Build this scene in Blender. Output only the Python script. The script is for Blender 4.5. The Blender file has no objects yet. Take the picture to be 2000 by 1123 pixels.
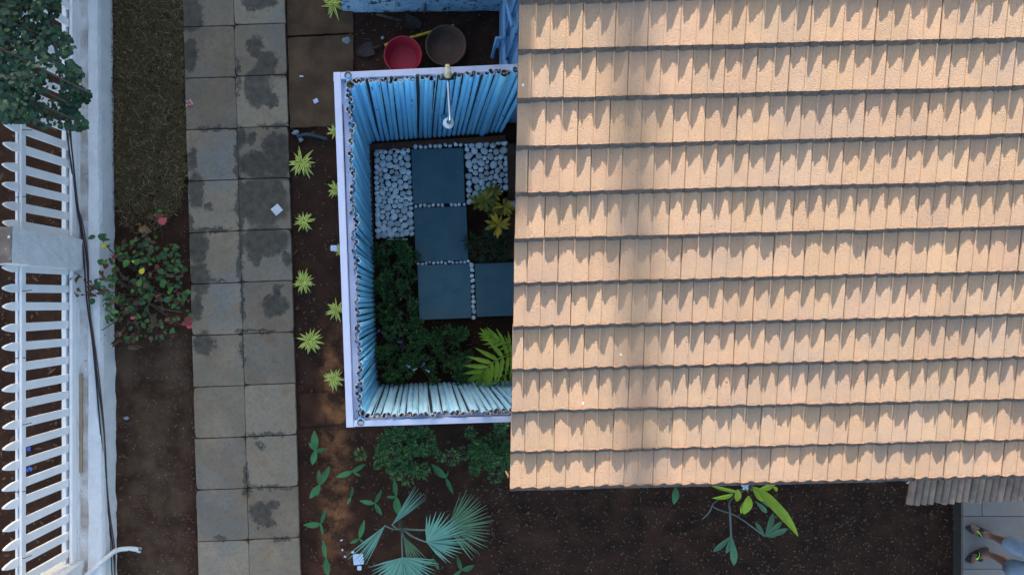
import bpy, math, random
from mathutils import Vector, Matrix, noise
R = math.radians
scene = bpy.context.scene
col = scene.collection

# ------------------------------------------------------------------ camera, sky, sun, exposure
H, F, CX, CY = 8.0, 1333.3, 820.0, 590.0       # drone height, focal length and nadir in photo pixels
cam_d = bpy.data.cameras.new('drone_camera')
cam = bpy.data.objects.new('drone_camera', cam_d); col.objects.link(cam)
cam.location = (0, 0, H)
cam_d.sensor_width = 36.0; cam_d.lens = 36.0 * F / 2000.0
cam_d.shift_x = (1000 - CX) / 2000.0; cam_d.shift_y = (CY - 561.5) / 2000.0
cam_d.clip_start = 0.05; cam_d.clip_end = 2000
scene.camera = cam

SUN_EL, SUN_AZ = 16.5, 0.0                      # degrees above the horizon; clockwise from +Y
world = bpy.data.worlds.new('World'); scene.world = world; world.use_nodes = True
wn = world.node_tree.nodes; wl = world.node_tree.links; wn.clear()
sky = wn.new('ShaderNodeTexSky'); sky.sky_type = 'NISHITA'; sky.sun_disc = False
sky.sun_elevation = R(SUN_EL); sky.sun_rotation = R(SUN_AZ)
sky.air_density = 1.0; sky.dust_density = 2.5; sky.ozone_density = 1.0
bg = wn.new('ShaderNodeBackground'); bg.inputs['Strength'].default_value = 0.083
wo = wn.new('ShaderNodeOutputWorld')
wl.new(sky.outputs[0], bg.inputs[0]); wl.new(bg.outputs[0], wo.inputs[0])
sun_d = bpy.data.lights.new('sun', 'SUN'); sun_d.energy = 4.3; sun_d.angle = R(0.5); sun_d.color = (1.0, 0.93, 0.85)
sun = bpy.data.objects.new('sun', sun_d); col.objects.link(sun)
sdir = Vector((math.sin(R(SUN_AZ)) * math.cos(R(SUN_EL)), math.cos(R(SUN_AZ)) * math.cos(R(SUN_EL)), math.sin(R(SUN_EL))))
sun.rotation_euler = sdir.to_track_quat('Z', 'Y').to_euler(); sun.location = (0, 20, 12)
scene.view_settings.view_transform = 'Standard'; scene.view_settings.look = 'None'
scene.view_settings.gamma = 1.0; scene.view_settings.use_curve_mapping = False
scene.view_settings.exposure = 2.76

# ------------------------------------------------------------------ helpers
def P(px, py, z=0.0):
    """photo pixel -> point on the horizontal plane at height z"""
    s = (H - z) / F
    return Vector(((px - CX) * s, (CY - py) * s, z))

def rnd(a, b): return random.uniform(a, b)
random.seed(7)

MATS = {}
def mat(name, c1, c2=None, scale=6.0, rough=0.85, bump=0.0, bscale=40.0, vary=0.0, hue=0.0, spots=None, detail=6.0,
        trans=0.0, spec=0.3, metal=0.0, lo=0.35, hi=0.65, extra=None, stretch=None):
    """procedural surface: two colours mixed by noise, optional dark spots, per-object variation, fine relief"""
    m = bpy.data.materials.new(name); m.use_nodes = True
    nt = m.node_tree; n = nt.nodes; l = nt.links
    b = n['Principled BSDF']
    b.inputs['Roughness'].default_value = rough; b.inputs['Metallic'].default_value = metal
    b.inputs['Specular IOR Level'].default_value = spec
    tc = n.new('ShaderNodeNewGeometry')
    pos = tc.outputs['Position']
    if stretch:
        vm = n.new('ShaderNodeVectorMath'); vm.operation = 'MULTIPLY'; vm.inputs[1].default_value = stretch
        l.new(pos, vm.inputs[0]); pos = vm.outputs[0]
    def noise_n(sc, det=detail, ro=0.6):
        t = n.new('ShaderNodeTexNoise'); t.inputs['Scale'].default_value = sc
        t.inputs['Detail'].default_value = det; t.inputs['Roughness'].default_value = ro
        l.new(pos, t.inputs['Vector']); return t
    def ramp(src, a, b_):
        r = n.new('ShaderNodeMapRange'); r.inputs[1].default_value = a; r.inputs[2].default_value = b_
        l.new(src, r.inputs[0]); return r.outputs[0]
    def mix(fac, a, b_, mode='MIX'):
        x = n.new('ShaderNodeMix'); x.data_type = 'RGBA'; x.blend_type = mode
        if isinstance(fac, float): x.inputs[0].default_value = fac
        else: l.new(fac, x.inputs[0])
        for i, v in ((6, a), (7, b_)):
            if isinstance(v, tuple): x.inputs[i].default_value = (*v[:3], 1)
            else: l.new(v, x.inputs[i])
        return x.outputs[2]
    c2 = c2 or tuple(v * 0.75 for v in c1)
    t = noise_n(scale)
    cur = mix(ramp(t.outputs[0], lo, hi), c1, c2)
    if extra: cur = extra(n, l, cur, noise_n, ramp, mix, tc.outputs['Position'])
    if spots:
        sc, thr, colr = spots
        s = noise_n(sc, 3.0)
        cur = mix(ramp(s.outputs[0], thr, thr + 0.03), cur, colr)
    if vary or hue:
        oi = n.new('ShaderNodeObjectInfo'); hs = n.new('ShaderNodeHueSaturation')
        mr = n.new('ShaderNodeMapRange'); mr.inputs[3].default_value = 1 - vary; mr.inputs[4].default_value = 1 + vary
        l.new(oi.outputs['Random'], mr.inputs[0]); l.new(mr.outputs[0], hs.inputs['Value'])
        if hue:
            m2 = n.new('ShaderNodeMath'); m2.operation = 'MULTIPLY'; m2.inputs[1].default_value = 7.31
            m3 = n.new('ShaderNodeMath'); m3.operation = 'FRACT'
            mh = n.new('ShaderNodeMapRange'); mh.inputs[3].default_value = 0.5 - hue; mh.inputs[4].default_value = 0.5 + hue
            l.new(oi.outputs['Random'], m2.inputs[0]); l.new(m2.outputs[0], m3.inputs[0]); l.new(m3.outputs[0], mh.inputs[0])
            l.new(mh.outputs[0], hs.inputs['Hue'])
        l.new(cur, hs.inputs['Color']); cur = hs.outputs[0]
    l.new(cur, b.inputs['Base Color'])
    if bump:
        bt = noise_n(bscale, 4.0); bn = n.new('ShaderNodeBump'); bn.inputs['Strength'].default_value = bump
        bn.inputs['Distance'].default_value = 0.02
        l.new(bt.outputs[0], bn.inputs['Height']); l.new(bn.outputs[0], b.inputs['Normal'])
    if trans:
        out = n['Material Output']; tr = n.new('ShaderNodeBsdfTranslucent'); ms = n.new('ShaderNodeMixShader')
        ms.inputs[0].default_value = trans; l.new(cur, tr.inputs[0])
        l.new(b.outputs[0], ms.inputs[1]); l.new(tr.outputs[0], ms.inputs[2]); l.new(ms.outputs[0], out.inputs[0])
    MATS[name] = m
    return m

class MB:
    """collects faces; build() links them as one mesh object"""
    def __init__(self): self.v = []; self.f = []; self.m = []
    def quad_grid(self, rows, mi=0, close=False):
        base = len(self.v); nr = len(rows); nc = len(rows[0])
        for r in rows: self.v.extend([tuple(p) for p in r])
        for i in range(nr - 1):
            for j in range(nc if close else nc - 1):
                j2 = (j + 1) % nc
                self.f.append((base + i * nc + j, base + i * nc + j2, base + (i + 1) * nc + j2, base + (i + 1) * nc + j)); self.m.append(mi)
        return base
    def poly(self, pts, mi=0):
        b = len(self.v); self.v.extend([tuple(p) for p in pts]); self.f.append(tuple(range(b, b + len(pts)))); self.m.append(mi)
    def box(self, c, s, rot=0.0, mi=0, mtx=None, bev=0.0):
        hx, hy, hz = s[0] / 2, s[1] / 2, s[2] / 2
        if bev:
            e = bev; ring = lambda z, i: [(-hx + i, -hy + e + i, z) if 0 else None]
            def rect(ix, z): return [Vector((x, y, z)) for x, y in ((-hx + ix, -hy + ix), (hx - ix, -hy + ix), (hx - ix, hy - ix), (-hx + ix, hy - ix))]
            rings = [rect(e, -hz), rect(0, -hz + e), rect(0, hz - e), rect(e, hz)]
        else:
            rings = [[Vector((x, y, z)) for x, y in ((-hx, -hy), (hx, -hy), (hx, hy), (-hx, hy))] for z in (-hz, hz)]
        M = mtx or (Matrix.Translation(Vector(c)) @ Matrix.Rotation(rot, 4, 'Z'))
        rings = [[M @ p for p in r] for r in rings]
        b = self.quad_grid(rings, mi, True); k = len(rings)
        self.f.append((b + 3, b + 2, b + 1, b)); self.m.append(mi)
        t = b + (k - 1) * 4; self.f.append((t, t + 1, t + 2, t + 3)); self.m.append(mi)
    def tube(self, pts, rad, seg=8, mi=0, cap=True):
        pts = [Vector(p) for p in pts]; n = len(pts)
        if not hasattr(rad, '__len__'): rad = [rad] * n
        rows = []; prev = None
        for i, p in enumerate(pts):
            d = (pts[min(i + 1, n - 1)] - pts[max(i - 1, 0)]).normalized()
            u = prev if prev is not None else (Vector((0, 0, 1)) if abs(d.z) < 0.9 else Vector((1, 0, 0)))
            x = (u - d * u.dot(d)).normalized(); y = d.cross(x); prev = x
            rows.append([p + (x * math.cos(a) + y * math.sin(a)) * rad[i] for a in [2 * math.pi * k / seg for k in range(seg)]])
        b = self.quad_grid(rows, mi, True)
        if cap:
            self.f.append(tuple(reversed(range(b, b + seg)))); self.m.append(mi)
            t = b + (n - 1) * seg; self.f.append(tuple(range(t, t + seg))); self.m.append(mi)
    def lathe(self, prof, c, seg=24, mi=0):
        c = Vector(c)
        self.quad_grid([[c + Vector((r * math.cos(a), r * math.sin(a), z)) for a in [2 * math.pi * k / seg for k in range(seg)]] for r, z in prof], mi, True)
    def blob(self, c, s, seed=0, amp=0.12, mi=0, nu=8, nv=6, rot=0.0):
        c = Vector(c); rows = []
        for i in range(nv + 1):
            th = math.pi * (0.02 + 0.96 * i / nv); row = []
            for j in range(nu):
                ph = 2 * math.pi * j / nu
                d = Vector((math.sin(th) * math.cos(ph), math.sin(th) * math.sin(ph), -math.cos(th)))
                k = 1 + amp * noise.noise(d * 1.3 + Vector((seed * 3.1, seed * 1.7, 0)))
                q = Vector((d.x * s[0] * k, d.y * s[1] * k, d.z * s[2] * k)); q.rotate(Matrix.Rotation(rot, 3, 'Z'))
                row.append(c + q)
            rows.append(row)
        b = self.quad_grid(rows, mi, True)
        self.f.append(tuple(reversed(range(b, b + nu)))); self.m.append(mi)
        t = b + nv * nu; self.f.append(tuple(range(t, t + nu))); self.m.append(mi)
    def mesh(self, name, mats, smooth=False):
        me = bpy.data.meshes.new(name); me.from_pydata(self.v, [], self.f)
        for x in (mats if isinstance(mats, (list, tuple)) else [mats]): me.materials.append(MATS[x])
        me.polygons.foreach_set('material_index', self.m)
        if smooth: me.polygons.foreach_set('use_smooth', [True] * len(self.f))
        me.update(); return me
    def build(self, name, mats, parent=None, smooth=False):
        return link(name, self.mesh(name, mats, smooth), parent)

WORLD = {}
def link(name, me, parent=None, mtx=None):
    o = bpy.data.objects.new(name, me); col.objects.link(o)
    if mtx is not None: o.matrix_basis = mtx
    WORLD[o.name] = mtx.copy() if mtx is not None else Matrix.Identity(4)
    if parent: o.parent = parent; o.matrix_parent_inverse = WORLD[parent.name].inverted()
    return o
def tag(o, label=None, cat=None, group=None, kind=None):
    if label: o['label'] = label
    if cat: o['category'] = cat
    if group: o['group'] = group
    if kind: o['kind'] = kind
    return o
def thing(name, loc, label, cat, group=None):
    o = link(name, None, None, Matrix.Translation(Vector(loc))); o.empty_display_size = 0.1
    return tag(o, label, cat, group)
def part(name, mb, mats, parent, smooth=False): return mb.build(name, mats, parent, smooth)
def orient(loc, d, up=(0, 0, 1), s=1.0, sx=None):
    y = Vector(d).normalized(); z = Vector(up); x = y.cross(z)
    if x.length < 1e-4: x = y.cross(Vector((1, 0, 0)))
    x.normalize(); z = x.cross(y)
    sx = s if sx is None else sx
    M = Matrix(((x.x * sx, y.x * s, z.x * s, loc[0]), (x.y * sx, y.y * s, z.y * s, loc[1]), (x.z * sx, y.z * s, z.z * s, loc[2]), (0, 0, 0, 1)))
    return M
def leaf_mesh(name, prof, mats, droop=0.2, fold=0.15, nseg=7, margin=None, wave=0.0):
    """unit leaf along +Y; prof(t) gives half width"""
    mb = MB(); rows = []
    xs = (-1, -0.5, 0, 0.5, 1) if margin is None else (-1, -margin, 0, margin, 1)
    for i in range(nseg + 1):
        t = i / nseg; w = prof(t)
        rows.append([(x * w, t * (1 - 0.25 * droop * t), -droop * t * t + abs(x) * w * fold + wave * w * math.sin(t * 21 + x * 2) * abs(x)) for x in xs])
    b = mb.quad_grid(rows, 0)
    if margin is not None:
        mb.m = [(1 if (k % 4) in (0, 3) else 0) for k in range(len(mb.f))]
    return mb.mesh(name, mats, True)
lance = lambda w, p=1.0: (lambda t: max(0.004, w * math.sin(math.pi * min(1, t ** p * 0.97 + 0.03)) ** 0.9))
obov = lambda w: (lambda t: max(0.006, w * math.sin(math.pi * min(1.0, t ** 1.5 * 0.96 + 0.03)) ** 0.8))

# ------------------------------------------------------------------ materials
STAINS = [(375, 28, 24, 34), (505, 6, 34, 15), (370, 105, 15, 34), (498, 92, 15, 22), (520, 124, 20, 24), (503, 172, 27, 40), (530, 195, 14, 16),
          (376, 312, 12, 22), (470, 268, 9, 22), (540, 285, 26, 26), (500, 322, 34, 26), (545, 325, 22, 26), (490, 272, 10, 14),
          (514, 392, 50, 50), (518, 470, 46, 30), (498, 500, 12, 20), (560, 505, 9, 14), (382, 372, 16, 34), (405, 405, 10, 8),
          (388, 480, 19, 34), (390, 545, 20, 34), (384, 600, 12, 26), (536, 596, 27, 22), (543, 566, 9, 16), (399, 672, 20, 25),
          (510, 1000, 24, 20), (520, 1022, 20, 10), (535, 985, 10, 9), (484, 955, 8, 16), (504, 868, 7, 9), (512, 876, 4, 5), (430, 1050, 12, 6), (550, 1053, 16, 5), (464, 300, 6, 50), (469, 395, 7, 60), (470, 500, 5, 60), (475, 590, 4, 40), (535, 246, 34, 5), (410, 449, 40, 5), (410, 548, 36, 4), (500, 647, 40, 4), (520, 849, 40, 4), (535, 951, 40, 5), (480, 930, 5, 30), (474, 690, 4, 30), (465, 150, 4, 40), (420, 252, 40, 4), (530, 148, 30, 4), (545, 350, 20, 5), (370, 450, 8, 30)]
def slab_extra(n, l, cur, noise_n, ramp, mix, pos):
    oi = n.new('ShaderNodeObjectInfo'); cur = mix(ramp(oi.outputs['Random'], 0.25, 1.1), cur, (0.225, 0.185, 0.125))
    cool = noise_n(1.1, 3.0); cur = mix(ramp(cool.outputs[0], 0.50, 0.70), cur, (0.125, 0.150, 0.155))
    big = noise_n(2.2, 4.0); cur = mix(ramp(big.outputs[0], 0.46, 0.72), cur, (0.27, 0.20, 0.125))
    fine = noise_n(28.0, 8.0, 0.75); cur = mix(ramp(fine.outputs[0], 0.48, 0.78), cur, (0.095, 0.09, 0.08))
    rust = noise_n(5.5, 6.0, 0.7); cur = mix(ramp(rust.outputs[0], 0.50, 0.74), cur, (0.19, 0.125, 0.075))
    # algae and damp blotches with their own outlines
    wob = noise_n(9.0, 9.0, 0.78)
    sub = n.new('ShaderNodeVectorMath'); sub.operation = 'SUBTRACT'; sub.inputs[1].default_value = (0.5, 0.5, 0.5); l.new(wob.outputs[1], sub.inputs[0])
    sc = n.new('ShaderNodeVectorMath'); sc.operation = 'SCALE'; sc.inputs['Scale'].default_value = 0.30; l.new(sub.outputs[0], sc.inputs[0])
    ad = n.new('ShaderNodeVectorMath'); ad.operation = 'ADD'; l.new(sc.outputs[0], ad.inputs[0]); l.new(pos, ad.inputs[1])
    acc = None
    for (px, py, rx, ry) in STAINS:
        c = P(px, py, 0.05); k = (H / F)
        s = n.new('ShaderNodeVectorMath'); s.operation = 'SUBTRACT'; s.inputs[1].default_value = (c.x, c.y, 0.05); l.new(ad.outputs[0], s.inputs[0])
        d = n.new('ShaderNodeVectorMath'); d.operation = 'MULTIPLY'; d.inputs[1].default_value = (1 / (rx * k), 1 / (ry * k), 0); l.new(s.outputs[0], d.inputs[0])
        le = n.new('ShaderNodeVectorMath'); le.operation = 'LENGTH'; l.new(d.outputs[0], le.inputs[0])
        if acc is None: acc = le.outputs['Value']
        else:
            mn = n.new('ShaderNodeMath'); mn.operation = 'MINIMUM'; l.new(acc, mn.inputs[0]); l.new(le.outputs['Value'], mn.inputs[1]); acc = mn.outputs[0]
    st = noise_n(14.0, 5.0); stc = mix(ramp(st.outputs[0], 0.3, 0.75), (0.046, 0.044, 0.036), (0.115, 0.090, 0.062))
    edge = n.new('ShaderNodeMapRange'); edge.inputs[1].default_value = 1.12; edge.inputs[2].default_value = 0.90; l.new(acc, edge.inputs[0])
    return mix(edge.outputs[0], cur, stc)

mat('slab_stone', (0.171, 0.139, 0.098), (0.223, 0.165, 0.108), scale=3.5, rough=0.8, bump=0.25, bscale=60, vary=0.16, extra=slab_extra)
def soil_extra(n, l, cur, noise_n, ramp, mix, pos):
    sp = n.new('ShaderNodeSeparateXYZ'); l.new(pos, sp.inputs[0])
    # warm light streak painted into the soil colour south of the enclosure
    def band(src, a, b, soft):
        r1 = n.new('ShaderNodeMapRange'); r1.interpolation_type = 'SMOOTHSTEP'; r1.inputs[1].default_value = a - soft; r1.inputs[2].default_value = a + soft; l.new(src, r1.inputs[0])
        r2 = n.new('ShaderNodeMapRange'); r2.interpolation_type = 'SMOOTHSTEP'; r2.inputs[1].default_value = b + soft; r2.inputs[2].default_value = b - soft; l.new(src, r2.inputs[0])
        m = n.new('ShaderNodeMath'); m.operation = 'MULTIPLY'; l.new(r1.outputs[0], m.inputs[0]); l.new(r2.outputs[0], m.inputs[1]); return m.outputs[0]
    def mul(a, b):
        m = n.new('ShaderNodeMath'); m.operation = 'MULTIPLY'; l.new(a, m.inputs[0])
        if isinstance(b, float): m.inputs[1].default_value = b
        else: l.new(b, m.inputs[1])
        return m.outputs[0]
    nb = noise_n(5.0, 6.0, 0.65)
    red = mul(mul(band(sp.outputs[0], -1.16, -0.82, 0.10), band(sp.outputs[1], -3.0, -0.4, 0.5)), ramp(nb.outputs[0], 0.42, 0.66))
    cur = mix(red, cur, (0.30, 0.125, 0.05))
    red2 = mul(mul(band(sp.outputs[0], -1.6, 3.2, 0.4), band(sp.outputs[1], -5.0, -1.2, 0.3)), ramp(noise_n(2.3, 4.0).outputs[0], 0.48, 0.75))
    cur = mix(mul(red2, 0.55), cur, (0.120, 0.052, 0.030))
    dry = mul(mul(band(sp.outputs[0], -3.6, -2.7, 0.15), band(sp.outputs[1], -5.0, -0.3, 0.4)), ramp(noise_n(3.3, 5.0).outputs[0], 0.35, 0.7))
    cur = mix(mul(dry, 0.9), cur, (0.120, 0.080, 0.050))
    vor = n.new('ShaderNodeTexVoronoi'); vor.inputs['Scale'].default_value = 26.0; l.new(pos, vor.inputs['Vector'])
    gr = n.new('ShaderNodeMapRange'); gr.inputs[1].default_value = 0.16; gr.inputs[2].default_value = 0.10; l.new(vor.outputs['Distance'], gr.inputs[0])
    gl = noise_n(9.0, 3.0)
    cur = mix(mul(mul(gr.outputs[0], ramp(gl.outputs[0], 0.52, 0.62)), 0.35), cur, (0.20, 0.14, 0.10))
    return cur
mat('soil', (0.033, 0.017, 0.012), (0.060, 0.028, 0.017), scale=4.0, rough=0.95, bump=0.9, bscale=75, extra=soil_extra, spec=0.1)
mat('muddy_concrete', (0.063, 0.038, 0.023), (0.121, 0.071, 0.040), scale=3.0, rough=0.9, bump=0.5, bscale=40, spec=0.1)
mat('white_plaster', (0.705, 0.705, 0.688), (0.619, 0.619, 0.619), scale=5, rough=0.9, bump=0.7, bscale=45, spots=(30, 0.70, (0.22, 0.18, 0.16)))
mat('weathered_cement', (0.40, 0.34, 0.29), (0.74, 0.73, 0.71), scale=3.5, rough=0.95, bump=0.8, bscale=60, spots=(28, 0.66, (0.20, 0.15, 0.12)))
mat('peeled_brown', (0.16, 0.11, 0.085), (0.26, 0.20, 0.16), scale=8, rough=0.95, bump=0.5, spots=(16, 0.66, (0.7, 0.7, 0.7)))
mat('white_paint', (0.781, 0.772, 0.763), (0.725, 0.716, 0.716), scale=6, rough=0.7, bump=0.15, bscale=50, vary=0.04, spots=(34, 0.76, (0.3, 0.27, 0.25)))
mat('frame_paint', (0.527, 0.545, 0.669), (0.479, 0.499, 0.635), scale=5, rough=0.5, bump=0.1, vary=0.02)
mat('blue_bamboo', (0.214, 0.622, 0.950), (0.303, 0.713, 0.950), scale=9, rough=0.65, bump=0.15, bscale=50, vary=0.22, spots=(20, 0.68, (0.14, 0.24, 0.34)), stretch=(1, 1, 0.25))
mat('pale_bamboo', (0.543, 0.828, 0.947), (0.439, 0.736, 0.890), scale=9, rough=0.65, bump=0.15, bscale=50, vary=0.10, spots=(20, 0.74, (0.22, 0.28, 0.32)), stretch=(1, 1, 0.25))
mat('bamboo_paint_edge', (0.70, 0.76, 0.84), (0.62, 0.70, 0.80), rough=0.6)
mat('bamboo_inner_shade', (0.045, 0.055, 0.075), (0.06, 0.05, 0.05), scale=12, rough=0.9)  # dark culm insides, with the shade of the gaps painted into the colour
mat('bamboo_cut', (0.26, 0.13, 0.055), (0.10, 0.055, 0.030), scale=30, rough=0.9, vary=0.35)
mat('grey_bamboo', (0.324, 0.216, 0.152), (0.180, 0.130, 0.098), scale=8, rough=0.8, bump=0.2, vary=0.22, hue=0.02, spots=(24, 0.68, (0.06, 0.05, 0.045)))
mat('blue_wall', (0.14, 0.30, 0.50), (0.20, 0.37, 0.57), scale=4, rough=0.85, bump=0.35, spots=(14, 0.66, (0.05, 0.09, 0.15)))
mat('worn_blue_wall', (0.40, 0.58, 0.74), (0.25, 0.42, 0.60), scale=6, rough=0.9, bump=0.8, bscale=30, spots=(16, 0.585, (0.06, 0.075, 0.10)))
def tile_extra(n, l, cur, noise_n, ramp, mix, pos):
    cur = mix(ramp(noise_n(3.0, 5.0).outputs[0], 0.45, 0.8), cur, (0.30, 0.205, 0.145))
    cur = mix(ramp(noise_n(55.0, 3.0).outputs[0], 0.60, 0.72), cur, (0.235, 0.155, 0.10))
    cur = mix(ramp(noise_n(1.3, 6.0, 0.7).outputs[0], 0.50, 0.78), cur, (0.27, 0.20, 0.15))
    cur = mix(ramp(noise_n(38.0, 2.0).outputs[0], 0.735, 0.76), cur, (0.10, 0.07, 0.055))
    return cur
mat('roof_tile', (0.358, 0.228, 0.139), (0.319, 0.211, 0.133), scale=7, rough=0.85, bump=0.28, bscale=120, vary=0.07, hue=0.003, extra=tile_extra, spec=0.2)
mat('tile_edge', (0.155, 0.120, 0.096), (0.093, 0.075, 0.064), scale=22, rough=0.95, bump=0.6, bscale=90)
mat('tile_joint', (0.045, 0.028, 0.022), (0.084, 0.045, 0.028), scale=12, rough=0.95)
mat('roof_under', (0.10, 0.07, 0.055), rough=0.95)
mat('house_plaster', (0.55, 0.52, 0.46), (0.48, 0.45, 0.40), rough=0.9, bump=0.2)
mat('wood_dark', (0.088, 0.043, 0.029), (0.136, 0.068, 0.042), scale=10, rough=0.85, bump=0.2, vary=0.15)
mat('wood_tan', (0.36, 0.27, 0.17), (0.27, 0.20, 0.13), scale=10, rough=0.85)
mat('slate', (0.078, 0.173, 0.215), (0.101, 0.207, 0.246), scale=5, rough=0.55, bump=0.12, bscale=60, vary=0.12, spots=(34, 0.70, (0.30, 0.36, 0.38)), extra=lambda n, l, cur, noise_n, ramp, mix, pos: mix(ramp(noise_n(2.6, 8.0, 0.75).outputs[0], 0.45, 0.8), cur, (0.15, 0.20, 0.205)))
mat('pebble', (0.950, 0.950, 0.950), (0.860, 0.920, 0.936), scale=14, rough=0.6, vary=0.30, bump=0.05)
mat('cable_black', (0.02, 0.02, 0.022), rough=0.5, spec=0.4)
mat('cable_brown', (0.10, 0.045, 0.04), rough=0.5)
mat('pvc', (0.62, 0.66, 0.66), (0.55, 0.58, 0.58), scale=10, rough=0.45, spots=(12, 0.6, (0.10, 0.10, 0.09)))
mat('pvc_clean', (0.62, 0.66, 0.66), (0.58, 0.62, 0.62), rough=0.4)
mat('pvc_cream', (0.66, 0.56, 0.34), (0.60, 0.52, 0.34), rough=0.45)
mat('chrome', (0.75, 0.77, 0.80), (0.70, 0.72, 0.76), rough=0.18, metal=1.0)
mat('white_plastic', (0.72, 0.73, 0.74), (0.66, 0.67, 0.68), rough=0.35)
mat('basin_red', (0.42, 0.020, 0.040), (0.34, 0.022, 0.038), scale=8, rough=0.55, spots=(26, 0.72, (0.30, 0.14, 0.12)))
mat('basin_brown', (0.135, 0.070, 0.045), (0.085, 0.052, 0.038), scale=6, rough=0.8, bump=0.2, spots=(22, 0.70, (0.20, 0.13, 0.10)))
mat('yellow_paint', (0.62, 0.40, 0.02), (0.52, 0.30, 0.02), rough=0.5, spots=(30, 0.64, (0.20, 0.10, 0.03)))
mat('iron_dark', (0.027, 0.021, 0.019), (0.045, 0.032, 0.026), scale=12, rough=0.6, metal=0.4)
mat('blue_hose', (0.015, 0.035, 0.05), (0.02, 0.05, 0.075), rough=0.4)
mat('stone', (0.27, 0.31, 0.34), (0.18, 0.19, 0.20), scale=10, rough=0.9, bump=0.3, vary=0.2)
mat('paper', (0.62, 0.62, 0.62), (0.50, 0.50, 0.52), rough=0.8)
mat('paper_blue', (0.58, 0.64, 0.78), (0.50, 0.57, 0.72), rough=0.8)
mat('wrapper_red', (0.60, 0.04, 0.03), rough=0.35); mat('wrapper_yellow', (0.75, 0.50, 0.05), rough=0.35); mat('wrapper_blue', (0.05, 0.12, 0.50), rough=0.35)
# foliage
mat('grass_dry', (0.174, 0.116, 0.055), (0.100, 0.075, 0.039), scale=20, rough=0.9, trans=0.2)
mat('grass_green', (0.058, 0.065, 0.021), (0.086, 0.076, 0.027), scale=20, rough=0.9, trans=0.2)
mat('grass_straw', (0.421, 0.298, 0.150), (0.263, 0.176, 0.088), scale=20, rough=0.9, trans=0.2)
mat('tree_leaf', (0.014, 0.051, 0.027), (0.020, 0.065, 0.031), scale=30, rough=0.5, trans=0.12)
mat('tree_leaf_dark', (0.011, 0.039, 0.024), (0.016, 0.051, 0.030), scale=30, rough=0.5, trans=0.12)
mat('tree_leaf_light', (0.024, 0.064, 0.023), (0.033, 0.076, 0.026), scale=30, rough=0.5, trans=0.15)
mat('bark', (0.090, 0.070, 0.052), (0.055, 0.042, 0.034), scale=12, rough=0.95, bump=0.5)
mat('twig', (0.085, 0.065, 0.045), (0.06, 0.05, 0.035), rough=0.9)
mat('twig_grey', (0.165, 0.18, 0.165), (0.12, 0.13, 0.12), rough=0.9)
mat('var_green', (0.090, 0.198, 0.045), (0.135, 0.252, 0.054), scale=30, rough=0.5, trans=0.12)
mat('var_cream', (0.891, 0.825, 0.200), (0.743, 0.750, 0.160), scale=20, rough=0.5, trans=0.12)
mat('seedling', (0.034, 0.128, 0.044), (0.052, 0.170, 0.050), scale=9, rough=0.45, trans=0.12, vary=0.3)
mat('fan_blue', (0.120, 0.278, 0.204), (0.150, 0.320, 0.223), scale=6, rough=0.5, trans=0.1, vary=0.15)
mat('fan_green', (0.105, 0.200, 0.105), (0.140, 0.235, 0.110), scale=6, rough=0.5, trans=0.1, vary=0.15)
mat('fan_stalk', (0.165, 0.205, 0.175), (0.135, 0.165, 0.13), rough=0.6)
mat('bush_a', (0.031, 0.089, 0.031), (0.047, 0.120, 0.039), scale=20, rough=0.6, trans=0.12)
mat('bush_b', (0.055, 0.141, 0.041), (0.084, 0.179, 0.044), scale=20, rough=0.6, trans=0.12)
mat('bush_c', (0.146, 0.237, 0.051), (0.195, 0.267, 0.054), scale=20, rough=0.6, trans=0.12)
mat('creeper_green', (0.047, 0.132, 0.025), (0.072, 0.170, 0.031), scale=12, rough=0.5, trans=0.12, vary=0.3)
mat('creeper_dark', (0.031, 0.084, 0.031), (0.045, 0.112, 0.036), scale=12, rough=0.5, trans=0.12, vary=0.3)
mat('creeper_brown', (0.128, 0.068, 0.039), (0.090, 0.051, 0.036), scale=12, rough=0.8, trans=0.1, vary=0.35)
mat('creeper_red', (0.203, 0.034, 0.034), (0.135, 0.041, 0.030), scale=12, rough=0.6, trans=0.15, vary=0.3)
mat('creeper_pink', (0.60, 0.070, 0.095), (0.52, 0.10, 0.09), scale=12, rough=0.6, trans=0.15)
mat('leaf_yellow', (0.675, 0.525, 0.030), (0.567, 0.500, 0.035), scale=12, rough=0.6, trans=0.15)
mat('leaf_dry', (0.33, 0.20, 0.075), (0.22, 0.13, 0.06), scale=12, rough=0.9, trans=0.1)
mat('croton_gold', (0.567, 0.362, 0.022), (0.365, 0.263, 0.025), scale=14, rough=0.45, trans=0.12, vary=0.25)
mat('croton_green', (0.111, 0.156, 0.034), (0.247, 0.208, 0.029), scale=14, rough=0.45, trans=0.12, vary=0.25)
mat('palm_lime', (0.284, 0.425, 0.030), (0.209, 0.350, 0.034), scale=8, rough=0.45, trans=0.15, vary=0.15)
mat('strap_lime', (0.365, 0.475, 0.016), (0.265, 0.388, 0.020), scale=7, rough=0.45, trans=0.15, vary=0.12)
mat('sage_leaf', (0.075, 0.173, 0.092), (0.100, 0.210, 0.088), scale=9, rough=0.55, trans=0.1, vary=0.15)
mat('petal', (0.68, 0.74, 0.86), (0.62, 0.70, 0.84), rough=0.6, trans=0.15); mat('petal_eye', (0.62, 0.52, 0.12), rough=0.6); mat('petal_violet', (0.30, 0.20, 0.62), rough=0.6)
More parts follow.
